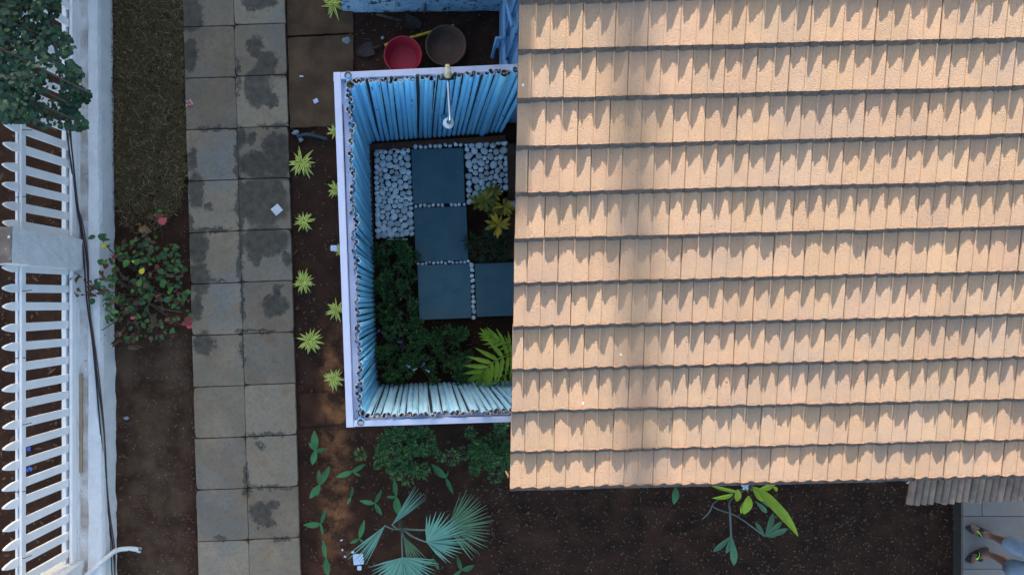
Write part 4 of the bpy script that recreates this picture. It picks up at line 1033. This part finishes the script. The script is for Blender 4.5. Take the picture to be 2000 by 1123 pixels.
# blue fan palm
def fan_palm():
    c = P(786, 1020, 0); random.seed(17)
    o = thing('fan_palm', c, 'bluish fan palm with folded fronds in the bed south of the enclosure', 'palm')
    m = MB(); m.tube([c, c + Vector((0, 0, .22))], [.05, .04], 9); part('trunk', m, 'bark', o)
    c0 = c + Vector((0, 0, .22))
    def frond(hub_px, z, direction, half, n, L, matn, tilt=0.0, fold=0.0, seed=0):
        random.seed(seed); hub = P(*hub_px, z)
        m = MB(); mid = (c0 + hub) / 2 + Vector((0, 0, .06)); m.tube(smooth_line([c0, mid, hub], 4), [0.011] * 4 + [0.009] * 5, 6)
        fr = part('frond', m, 'fan_stalk', o, True)
        az0 = math.atan2(-direction[1], direction[0]); ax = Vector((math.cos(az0), math.sin(az0), 0)); sd = Vector((-ax.y, ax.x, 0))
        up = (Vector((0, 0, 1)) + sd * tilt).normalized(); sd2 = ax.cross(up) * -1
        sd2 = up.cross(ax).normalized()
        for i in range(n):
            a = -half + 2 * half * (i + .5) / n; a += rnd(-.025, .025)
            d = ax * math.cos(a) + sd2 * math.sin(a) + Vector((0, 0, rnd(-.04, .08) + 0.06))
            ll = L * (0.72 + 0.28 * math.cos(a * 0.8)) * rnd(.93, 1.05)
            d.normalize(); nrm = up + sd2 * 0.0
            half_w = ll * 0.52 * math.tan(half / n) * 1.08
            mm = MB(); rows = []
            for j in range(7):
                t = j / 6; w = half_w * (t / 0.5) if t < 0.5 else half_w * (1 - (t - .5) / .5) ** 0.85
                w = max(w, 0.0012); sx = d.cross(nrm).normalized(); pt_ = hub + d * ll * t + Vector((0, 0, -ll * 0.10 * t * t))
                rows.append([pt_ - sx * w, pt_ + nrm * w * 0.35, pt_ + sx * w])
            mm.quad_grid(rows); part('leaflet', mm, matn, fr)
    k = H / F
    frond((876, 1030), .45, (78, -12), 1.12, 26, 82 * k, 'fan_green', seed=1)
    frond((833, 1058), .68, (60, -20), 1.35, 22, 78 * k, 'fan_blue', tilt=-.5, seed=2)
    frond((786, 1088), .55, (5, 40), 1.45, 26, 76 * k, 'fan_blue', seed=3)
    frond((766, 1024), .62, (45, -50), .22, 8, 84 * k * .95, 'fan_blue', seed=4)
    frond((752, 1026), .62, (-45, 55), .26, 9, 92 * k * .95, 'fan_blue', seed=5)
    frond((788, 1046), .35, (20, 40), .35, 7, 60 * k, 'fan_green', seed=6)
fan_palm()

# strap-leaved shrub with a pale flower at the eave
def strap_shrub():
    random.seed(23); c = P(1470, 945, 0); o = thing('strap_leaved_shrub', c, 'lime strap-leaved shrub with pale blue flower and bare grey stems below the eave', 'shrub')
    def stem(pts, r, matn='twig_grey'):
        m = MB(); m.tube(smooth_line(pts, 5), r, 7); part('stem', m, matn, o, True)
    lf = leaf_mesh('leaf', lambda t: max(.006, .075 * (min(1, t * 5 + .25)) * (1 if t < .55 else (1 - (t - .55) / .47) ** .7)), ['strap_lime'], droop=0.25, fold=0.3, nseg=9); lf2 = leaf_mesh('leaf', lance(0.19, 0.8), ['strap_lime'], droop=0.35, fold=0.3)
    sg = leaf_mesh('leaf', obov(0.125), ['sage_leaf'], droop=0.15, fold=0.2)
    stem([c, P(1465, 950, .35), P(1468, 955, .7)], 0.016)
    h = P(1468, 958, .72)
    for (sx, sy, tx, ty, z, me, wid) in [(1478, 955, 1578, 1046, .62, lf, 1.0), (1482, 955, 1530, 942, .66, lf2, .7), (1432, 965, 1392, 977, .60, lf2, .6), (1440, 960, 1385, 950, .62, lf, .9), (1440, 955, 1442, 985, .6, lf2, 1.0), (1462, 968, 1456, 1011, .62, lf2, 1.0), (1452, 980, 1448, 1008, .58, lf2, .8), (1470, 950, 1500, 985, .45, lf2, .9), (1510, 950, 1523, 962, .5, lf2, .8), (1460, 960, 1450, 930, .6, lf2, .8), (1490, 940, 1540, 915, .6, lf, .8)]:
        a, b = P(sx, sy, z), P(tx, ty, z - .05); d = b - a; L = d.length
        link('leaf', me, o, orient(a, d + Vector((0, 0, .1 * L)), (rnd(-.25, .25), rnd(-.25, .25), 1), L * 1.05, L * wid))
    stem([c, P(1428, 975, .35), P(1426, 1000, .42), P(1428, 1048, .36)], 0.011); stem([c, P(1392, 984, .30), P(1440, 1008, .30), P(1494, 1047, .28)], 0.008)
    stem([P(1392, 984, .30), P(1385, 1000, .26), P(1372, 1013, .2)], 0.006)
    for (hx, hy, z, lst) in [(1428, 1046, .36, [(-40, 38, 48), (8, 62, 62), (-8, 34, 38)]), (1494, 1047, .28, [(48, -14, 50), (22, 0, 24), (42, -34, 46), (20, -48, 50), (-20, -30, 34)])]:
        t = P(hx, hy, z)
        for dx, dy, L in lst: link('leaf', sg, o, orient(t, rdir(.08, math.atan2(-dy, dx)), (0, 0, 1), L * (H - z) / F, L * (H - z) / F * .95))
    for (sx, sy, tx, ty) in [(1475, 978, 1500, 1002), (1480, 972, 1512, 990)]:
        a, b = P(sx, sy, .35), P(tx, ty, .33); link('leaf', sg, o, orient(a, b - a, (0, 0, 1), (b - a).length * 1.1))
    f = P(1455, 949, .86); m = MB(); m.tube([P(1462, 955, .7), f], 0.004, 5); fl = part('flower', m, 'strap_lime', o)
    pm = leaf_mesh('petal', obov(0.30), ['petal'], droop=.2, fold=.1, nseg=5)
    for i in range(5): link('petal', pm, fl, orient(f, rdir(.25, i * 2 * math.pi / 5 + .4), (0, 0, 1), 0.045))
    m = MB(); m.blob(f + Vector((0, 0, .003)), (.006, .006, .005), 1); part('flower_eye', m, 'petal_eye', fl)
strap_shrub()

# creeper with red and brown leaves beside the wall
def creeper():
    random.seed(29); c = P(285, 560, 0); o = thing('creeper', c, 'sprawling creeper with green, brown and red leaves climbing the boundary wall', 'creeper')
    heart = lambda w: (lambda t: max(.01, w * (math.sin(math.pi * min(1, t * .93 + .07)) ** .7) * (1.25 - .6 * t)))
    L = {k: leaf_mesh('leaf', heart(.42), [k], droop=.25, fold=.2, nseg=6, wave=.08) for k in ('creeper_green', 'creeper_dark', 'creeper_brown', 'creeper_red', 'creeper_pink', 'leaf_yellow')}
    L['dry'] = leaf_mesh('leaf', lance(.22), ['creeper_brown'], droop=.5, fold=.8, wave=.3)
    heads = []
    for i in range(26):
        t = P(rnd(195, 360), rnd(470, 660), rnd(.12, .42)); heads.append(t)
    heads += [P(200, 470, .42), P(212, 485, .42), P(190, 545, .42), P(170, 560, .42), P(310, 425, .22), P(300, 480, .2)]
    for t in heads:
        s = c + Vector((rnd(-.12, .12), rnd(-.2, .2), 0)); mid = (s + t) / 2 + Vector((rnd(-.08, .08), rnd(-.08, .08), .1))
        m = MB(); m.tube(smooth_line([s, mid, t], 4), 0.0055, 5); part('stem', m, 'twig', o, True)
    def put(px, py, z, k, s):
        link('leaf', L[k], o, orient(P(px, py, z), rdir(rnd(-.6, .5), rnd(0, 6.28)), (rnd(-.6, .6), rnd(-.6, .6), 1), s, s * rnd(.6, 1.05)))
    poly = [(235, 470), (290, 455), (350, 480), (366, 560), (370, 620), (330, 665), (250, 672), (222, 640), (200, 590), (190, 540), (205, 490)]
    n = 0
    while n < 420:
        px, py = rnd(188, 370), rnd(452, 675)
        if not in_poly(px, py, poly): continue
        if noise.noise(Vector((px * .035, py * .035, 2))) < -.12 and random.random() < .85: continue
        n += 1
        br = (py - 500) / 190 + (0.25 if px < 250 else 0)
        q = random.random()
        if q < 0.04: k = 'creeper_red'
        elif q < 0.12 + 0.50 * max(0, min(1, br)): k = 'creeper_brown'
        elif q < 0.74: k = 'creeper_dark'
        else: k = 'creeper_green'
        z = (0.36 if px < 225 else 0.08) + rnd(0, .26)
        put(px, py, z, k, rnd(.035, .088))
    for px, py, k, s in [(193, 466, 'creeper_dark', .10), (186, 462, 'creeper_dark', .09), (200, 470, 'creeper_dark', .09), (206, 482, 'leaf_yellow', .07), (214, 478, 'creeper_green', .06), (228, 592, 'creeper_green', .11), (275, 535, 'leaf_yellow', .08), (264, 511, 'leaf_yellow', .05), (250, 508, 'creeper_green', .10), (262, 515, 'creeper_green', .09), (318, 562, 'creeper_green', .10), (330, 575, 'creeper_green', .11), (272, 560, 'creeper_green', .10), (262, 619, 'creeper_pink', .07), (355, 632, 'creeper_red', .08), (366, 640, 'creeper_pink', .075), (362, 630, 'creeper_red', .11), (300, 485, 'creeper_brown', .08), (293, 480, 'creeper_dark', .06), (185, 585, 'creeper_dark', .09), (190, 545, 'creeper_dark', .09)]:
        put(px, py, .42, k, s)
    for _ in range(34): put(rnd(132, 200), rnd(540, 578), rnd(.36, .46), 'dry', rnd(.06, .11))
    for _ in range(24): put(rnd(205, 270), rnd(620, 680), rnd(.1, .35), 'dry', rnd(.07, .12))
    # small upright shoot with a pink leaf
    m = MB(); m.tube(smooth_line([P(318, 470, 0), P(316, 450, .12), P(309, 430, .2), P(304, 404, .22)], 4), .004, 5); part('stem', m, 'twig', o, True)
    for px, py, k, s in [(311, 436, 'creeper_pink', .11), (308, 428, 'creeper_red', .09), (300, 425, 'creeper_brown', .09), (308, 414, 'creeper_green', .07), (302, 403, 'creeper_red', .05), (306, 460, 'creeper_green', .07)]: put(px, py, .22, k, s)
creeper()
dl = leaf_mesh('dry_leaf', lambda t: max(.02, .34 * math.sin(math.pi * min(1, t * .94 + .05)) * (1 + .3 * math.sin(t * 17))), ['leaf_dry'], droop=.2, fold=.4, nseg=8, wave=.2)
o = link('dry_leaf', dl, None, orient(P(271, 448, .03), (1, -.15, .1), (0, 0, 1), .15)); tag(o, 'crinkled ochre dry leaf on the ground by the creeper', 'leaf')

# tree overhanging the fence
def tree():
    random.seed(41); base = Vector((-5.6, 2.9, 0)); o = thing('leafy_tree', base, 'round-leaved green tree overhanging the picket fence', 'tree')
    m = MB(); top = Vector((-5.1, 2.75, 2.1)); m.tube(smooth_line([base, (-5.55, 2.9, .9), (-5.35, 2.8, 1.6), top], 4), [.11 - .004 * i for i in range(13)], 10); part('trunk', m, 'bark', o, True)
    poly = [(-220, -160), (140, -160), (122, -20), (112, 30), (98, 45), (135, 70), (150, 92), (128, 112), (155, 130), (165, 150), (150, 165), (182, 182), (172, 205), (150, 212), (158, 228), (178, 246), (160, 256), (120, 250), (105, 262), (60, 238), (0, 242), (-220, 240)]
    br = MB(); heads = []
    tgt = [(170, 246), (180, 184), (150, 95), (165, 150), (110, 255), (30, 235), (120, 20), (60, 120), (20, 40), (100, 180), (-60, 100), (-80, 200), (-120, 0), (30, 170), (90, 70), (130, 200), (60, -80), (130, -100), (-40, -100)]
    for (px, py) in tgt:
        t = P(px, py, rnd(2.1, 2.5)); heads.append(t); mid = top.lerp(t, .5) + Vector((rnd(-.1, .1), rnd(-.1, .1), .35))
        br.tube(smooth_line([top, mid, t], 5), [.03 - .0024 * i for i in range(11)], 6)
    part('limbs', br, 'bark', o, True)
    mb = MB(); n = 0
    while n < 7200:
        px, py = rnd(-220, 185), rnd(-160, 264)
        if not in_poly(px, py, poly): continue
        v = noise.noise(Vector((px * .016, py * .016, 5))) + .5 * noise.noise(Vector((px * .05, py * .05, 9)))
        edge = px > 95
        if v < (-0.22 if not edge else -0.02) and random.random() < (.85 if edge else .75): continue
        if px < -5 and random.random() < .6: continue
        n += 1
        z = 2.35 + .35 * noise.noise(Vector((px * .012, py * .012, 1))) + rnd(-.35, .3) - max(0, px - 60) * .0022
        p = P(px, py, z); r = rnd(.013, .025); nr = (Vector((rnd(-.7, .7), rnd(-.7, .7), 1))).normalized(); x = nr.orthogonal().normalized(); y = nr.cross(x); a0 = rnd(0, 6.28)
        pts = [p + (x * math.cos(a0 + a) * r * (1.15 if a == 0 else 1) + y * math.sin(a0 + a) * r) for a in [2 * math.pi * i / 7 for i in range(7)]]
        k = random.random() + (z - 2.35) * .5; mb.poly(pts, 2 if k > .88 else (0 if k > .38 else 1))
    tag(part('crown', mb, ['tree_leaf', 'tree_leaf_dark', 'tree_leaf_light'], o), kind='stuff')
tree()

# ------------------------------------------------------------------ litter one can pick up
def scrap(name, px, py, w, h, rot, matn, z, label, cat='litter', seed=0):
    random.seed(seed); c = P(px, py, z); rows = []; n = 5
    for i in range(n + 1):
        row = []
        for j in range(n + 1):
            x, y = (j / n - .5) * w, (i / n - .5) * h; q = Vector((x, y, .004 + .007 * noise.noise(Vector((x * 40 + seed, y * 40, seed))))); q.rotate(Matrix.Rotation(rot, 3, 'Z')); row.append(c + q + Vector((0, 0, .006)))
        rows.append(row)
    m = MB(); m.quad_grid(rows)
    if isinstance(matn, list): m.m = [(k // 3 + k) % len(matn) for k in range(len(m.f))]
    return tag(m.build(name, matn, smooth=False), label, cat)
scrap('paper_scrap', 541, 410, .105, .10, .7, 'paper', .053, 'crumpled white paper scrap on a dark path slab', seed=1)
scrap('sweet_wrapper', 370, 202, .085, .085, .1, ['wrapper_yellow', 'wrapper_red', 'wrapper_blue'], .053, 'red, yellow and blue sweet wrapper at the path edge', seed=2)
scrap('foil_scrap', 617, 198, .055, .05, .5, 'paper_blue', .026, 'small silvery foil scrap on the muddy slab', seed=3)
scrap('paper_stub', 589, 150, .045, .016, -.1, 'paper', .026, 'tiny white paper stub on the muddy slab near the path', seed=4)
scrap('plastic_piece', 700, 1091, .12, .125, .1, 'paper_blue', .01, 'pale blue plastic piece beside the fan palm tip', seed=5)
scrap('plastic_piece', 702, 1108, .05, .05, .0, 'paper_blue', .01, 'small pale blue plastic shard below the larger piece', seed=6)
for i, (px, py) in enumerate([(689, 1077), (674, 1086), (667, 1054), (669, 1073)]): scrap('paper_bit', px, py, .03 if i == 0 else .018, .025, i, 'paper_blue', .01, 'tiny pale paper bit on red soil near the plastic piece', seed=7 + i)['group'] = 'paper bits on the red soil'
for i, (px, py) in enumerate([(57, 876), (60, 915), (52, 918)]): scrap('blue_scrap', px, py, .04, .05, i, 'wrapper_blue', .01, 'blue plastic litter on the ground behind the picket fence', seed=20 + i)['group'] = 'blue litter behind the fence'
def roof_marks():
    for i, (px, py, s) in enumerate([(1021, 167, .010), (1138, 787, .011), (1212, 692, .008)]):
        z = 2.95
        for _ in range(6): q = P(px, py, z); z = roof_z(q.x, q.y) + .045
        m = MB(); random.seed(i); m.poly([(q.x + s * rnd(.6, 1.1) * math.cos(a), q.y + s * rnd(.7, 1.4) * math.sin(a), z + .01 + .16 * s * math.sin(a)) for a in [k * math.pi / 4 for k in range(8)]])
        o = m.build('bird_dropping', 'paper'); tag(o, 'white bird dropping on the sandy roof tiles', 'dropping', 'bird droppings on the roof')

# ------------------------------------------------------------------ person standing on the terrace
def person():
    ZF = 0.150
    o = thing('person', (6.45, -2.74, ZF), 'person in light denim shorts and black flip-flops standing at the terrace edge', 'person')
    k = (H - ZF) / F
    def g(px, py, z): return P(px, py, z)
    sole = 0.022
    feet = [(Vector((6.285, -2.587, ZF)), Vector((6.545, -2.668, ZF)), 1), (Vector((6.285, -2.968, ZF)), Vector((6.510, -2.832, ZF)), -1)]
    V = []; E = []; Rr = []
    def add(p, r, par=None):
        V.append(tuple(p)); Rr.append(r if hasattr(r, '__len__') else (r, r)); i = len(V) - 1
        if par is not None: E.append((par, i))
        return i
    root = add((6.52, -2.735, 1.06), (.15, .12))
    sp = add((6.53, -2.735, 1.25), (.135, .10), root); ch = add((6.54, -2.735, 1.45), (.155, .11), sp); nk = add((6.53, -2.735, 1.60), .055, ch); hd0 = add((6.50, -2.735, 1.68), (.075, .085), nk); hd1 = add((6.49, -2.735, 1.78), (.078, .095), hd0); hd2 = add((6.495, -2.735, 1.845), (.045, .055), hd1)
    for s in (1, -1):
        a = add((6.55, -2.735 + s * .19, 1.50), .055, ch); b = add((6.60, -2.735 + s * .25, 1.24), .043, a); c_ = add((6.52, -2.735 + s * .26, 1.02), .030, b); h = add((6.49, -2.735 + s * .26, .95), (.042, .018), c_)
        for q in range(4): f1 = add((6.465 + .017 * q, -2.735 + s * .262, .885 - .003 * (q % 3)), .0085, h); add((6.455 + .017 * q, -2.735 + s * .255, .845 + .006 * abs(q - 1)), .0075, f1)
        t1 = add((6.455, -2.735 + s * .245, .91), .0095, h); add((6.445, -2.735 + s * .24, .885), .008, t1)
    for toe, heel, s in feet:
        d = (toe - heel).normalized(); sd = Vector((-d.y, d.x, 0)); up = Vector((0, 0, 1)); L = (toe - heel).length
        hip = add((6.52, -2.735 + s * .10, .98), .095, root); thigh = add((6.47, (heel.y * .8 - 2.735 * .2) + 0 * s, .80), .082, hip)
        knee = add((6.415, heel.y + s * .045 - .0, .61), .056, thigh)
        calf = add((6.455, heel.y + s * .028, .46), .054, knee); an = heel + d * .055 + up * .105
        lowc = add(((6.455 + an.x) / 2 + .01, (heel.y * .4 + an.y * .6) + s * .008, .31), .038, calf)
        ank = add(an, .033, lowc)
        hl = add(heel + d * .035 + up * (sole + .032), (.032, .032), ank)
        inst = add(heel + d * (L * .48) + up * (sole + .040), (.040, .036), ank)
        ball = add(heel + d * (L * .70) + up * (sole + .018), (.044, .034), inst)
        inner = -s                                          # big toe on the inner side
        for q in range(5):
            off = (q - 2) * -.0195 * inner * 1.0; ln = [.228, .220, .208, .192, .172][q] / .25 * L * 1.0
            r = [.0165, .0125, .0118, .0112, .0108][q]
            a1 = add(heel + d * (ln - .022) + sd * off * 1.0 + up * (sole + .014), r, ball); add(heel + d * (ln + .012) + sd * off * 1.04 + up * (sole + .009), r * .9, a1)
    me = bpy.data.meshes.new('body'); me.from_pydata(V, E, []); me.materials.append(MATS['skin'])
    b = link('body', me, o)
    sk = b.modifiers.new('Skin', 'SKIN')
    for i, (rx, ry) in enumerate(Rr): me.skin_vertices[0].data[i].radius = (rx, ry); me.skin_vertices[0].data[i].use_root = (i == 0)
    sk.use_smooth_shade = True; sk.branch_smoothing = .3
    su = b.modifiers.new('Sub', 'SUBSURF'); su.levels = 2; su.render_levels = 2
    # face and hair
    m = MB(); m.blob((6.51, -2.735, 1.805), (.098, .085, .075), 3, .1, nu=14, nv=9); part('hair', m, 'hair', o, True)
    for s in (1, -1):
        m = MB(); m.blob((6.417, -2.735 + s * .032, 1.762), (.008, .011, .006), 1, 0.0); ey = part('eye', m, 'eye_white', o, True)
        m = MB(); m.blob((6.410, -2.735 + s * .032, 1.762), (.003, .005, .005), 1, 0.0); part('iris', m, 'hair', ey, True)
        m = MB(); m.blob((6.50, -2.735 + s * .082, 1.745), (.018, .010, .028), 2, .1); part('ear', m, 'skin', o, True)
    m = MB(); m.blob((6.400, -2.735, 1.735), (.022, .013, .024), 1, 0.05); part('nose', m, 'skin', o, True)
    m = MB(); m.blob((6.412, -2.735, 1.690), (.010, .024, .008), 1, 0.0); part('mouth', m, 'nail', o, True)
    # shorts: one surface from waist to both hems
    def loft(rings, mb, n=18):
        mb.quad_grid([[c + Vector((rx * math.cos(a), ry * math.sin(a), dz * math.cos(a))) * 1.0 for a in [2 * math.pi * i / n for i in range(n)]] for c, rx, ry, dz in rings], 0, True)
    m = MB()
    for toe, heel, s in feet:
        cy = heel.y + s * .045
        rg = []
        for t, (x, y, z, rx, ry) in enumerate([(6.425, cy, .585, .098, .088), (6.43, cy, .60, .106, .096), (6.45, cy - s * .01, .72, .112, .100), (6.48, -2.735 + s * .10, .88, .122, .105), (6.515, -2.735 + s * .085, 1.0, .135, .110), (6.52, -2.735 + s * .06, 1.12, .14, .12)]):
            rg.append((Vector((x, y, z)), rx * (1 + .03 * math.sin(t * 2)), ry, 0.012 * math.sin(t * 3 + s)))
        loft(rg, m)
    part('shorts', m, 'denim', o, True)
    m = MB(); loft([(Vector((6.53, -2.735, z)), rx, ry, 0) for z, rx, ry in ((.98, .165, .20), (1.05, .165, .195), (1.25, .155, .175), (1.42, .145, .205), (1.52, .115, .20), (1.58, .07, .085))], m)
    for s in (1, -1): m.tube([(6.545, -2.735 + s * .15, 1.50), (6.57, -2.735 + s * .215, 1.38), (6.59, -2.735 + s * .245, 1.27)], [.078, .068, .066], 12, cap=False)
    part('shirt', m, 'shirt', o, True)
    # flip-flops
    for toe, heel, s in feet:
        d = (toe - heel).normalized(); sd = Vector((-d.y, d.x, 0)); L = (toe - heel).length; inner = -s
        f = thing('flip_flop', (heel + toe) / 2, 'black flip-flop with a lime tick on the strap, on the ' + ('foot nearer the bamboo awning' if s > 0 else 'foot farther from the awning'), 'flip-flop', 'pair of black flip-flops')
        out = []
        N = 26
        for i in range(N):
            a = 2 * math.pi * i / N; t = .5 - .5 * math.cos(a); sgn = 1 if a < math.pi else -1
            w = (.034 + .017 * math.sin(math.pi * min(1, t * .9 + .12) ** 1.6)) * (math.sin(a) ** 2) ** .28
            out.append(heel + d * (t * (L + .03) - .018) + sd * (w * sgn))
        rings = [[p + Vector((0, 0, z)) for p in out] for z in (.002, sole)]
        mm = MB(); b0 = mm.quad_grid(rings, 0, True); mm.f.append(tuple(reversed(range(b0 + N, b0 + 2 * N)))); mm.m.append(0); part('sole', mm, 'sandal_sole', f)
        # Y strap: from between the toes to both sides
        pz = sole + .036; front = heel + d * (L * .76) + sd * (inner * .018) + Vector((0, 0, sole + .012))
        for q in (1, -1):
            mid = heel + d * (L * .58) + sd * (q * .030) + Vector((0, 0, sole + .062)); end = heel + d * (L * .34) + sd * (q * .046) + Vector((0, 0, sole + .004))
            pts = smooth_line([front, mid, end], 5); mm = MB(); rows = []
            for i, p in enumerate(pts):
                tg = (pts[min(i + 1, len(pts) - 1)] - pts[max(i - 1, 0)]).normalized(); nr = Vector((0, 0, 1)) + sd * q * .5; nr = (nr - tg * nr.dot(tg)).normalized(); sx = tg.cross(nr).normalized(); w = .006 + .010 * math.sin(math.pi * i / (len(pts) - 1))
                rows.append([p - sx * w - nr * .002, p - sx * w + nr * .004, p + sx * w + nr * .004, p + sx * w - nr * .002])
            mm.quad_grid(rows, 0, True); st = part('strap', mm, 'sandal_black', f)
            if q == -inner * 1 and True:
                # lime tick lying on the outer strap
                T = []
                for i in range(9):
                    t = i / 8; p = pts[1].lerp(pts[6], 0) if 0 else None
                    u = 1.2 + t * 6.2; a_ = min(int(u), len(pts) - 2); p = pts[a_].lerp(pts[a_ + 1], u - a_); tg = (pts[a_ + 1] - pts[a_]).normalized(); nr = Vector((0, 0, 1)) + sd * q * .5; nr = (nr - tg * nr.dot(tg)).normalized(); sx = tg.cross(nr).normalized() * (1 if q > 0 else -1)
                    lo = -.014 + .018 * t; hi = [-.002, .006, .0045, .002, .0015, .003, .005, .006, .0065][i]
                    if i == 0: lo, hi = -.006, .012
                    T.append([p + nr * .0075 + sx * (lo), p + nr * .0075 + sx * max(hi, lo + .0015)])
                mm = MB(); mm.quad_grid(T); part('tick_mark', mm, 'lime_mark', st)
person()

# ------------------------------------------------------------------ unseen shadow casters added to shade the garden and band the roof
def added_shade_block():
    o = thing('added_shade_building', (-4.1, 12, 0), 'plain plastered building added out of frame to keep sun off the garden', 'building')  # added unseen block that keeps direct sun off the garden
    m = MB(); m.box((-2.5, 12.0, 2.6), (6.62, 6, 5.2)); part('wall', m, 'shade_block_plaster', o)
    m = MB(); m.box((-2.5, 12.0, 5.3), (6.60, 6.3, .2)); part('roof', m, 'shade_block_plaster', o)
    m = MB(); m.box((1.0, 9.2, 1.6), (1.2, .2, 3.2)); part('added_sun_stop', m, 'shade_block_plaster', o)  # added wall, stops sun leaking in below the roof edge
    for x in (-4.5, -2.5, -0.5):
        for z in (1.6, 3.9):
            m = MB(); m.box((x, 8.99, z), (1.2, .06, 1.3)); w = part('window', m, 'white_paint', o); m = MB(); m.box((x, 8.955, z), (1.0, .02, 1.1)); part('pane', m, 'glass', w)
added_shade_block()
def coconut():
    o = thing('added_coconut_palm', (-5.2, 32, 0), 'leaning coconut palm added far north to cast a soft band on the roof', 'palm')  # added palm, its trunk throws the soft shadow band across the tiles
    pts = smooth_line([(-5.5, 32, 0), (-3.9, 32, 4), (-0.44, 32, 9), (1.44, 32, 12), (3.33, 32, 15), (5.2, 32, 18)], 5)
    m = MB(); m.tube(pts, [.15 - .003 * i for i in range(len(pts))], 10); part('trunk', m, 'bark', o, True)
    random.seed(2); t = Vector((5.5, 32, 18))
    for i in range(14):
        az = i * 2.4; d = rdir(rnd(.0, .9), az); m = MB(); rows = []
        for j in range(9):
            q = j / 8; w = .35 * math.sin(math.pi * min(1, q * .9 + .08)); p = t + d * 3.2 * q + Vector((0, 0, -2.0 * q * q)); s = Vector((-math.sin(az), math.cos(az), 0))
            rows.append([p - s * w - Vector((0, 0, w * .5)), p, p + s * w - Vector((0, 0, w * .5))])
        m.quad_grid(rows); part('frond', m, 'tree_leaf', o)
coconut()
roof_marks()
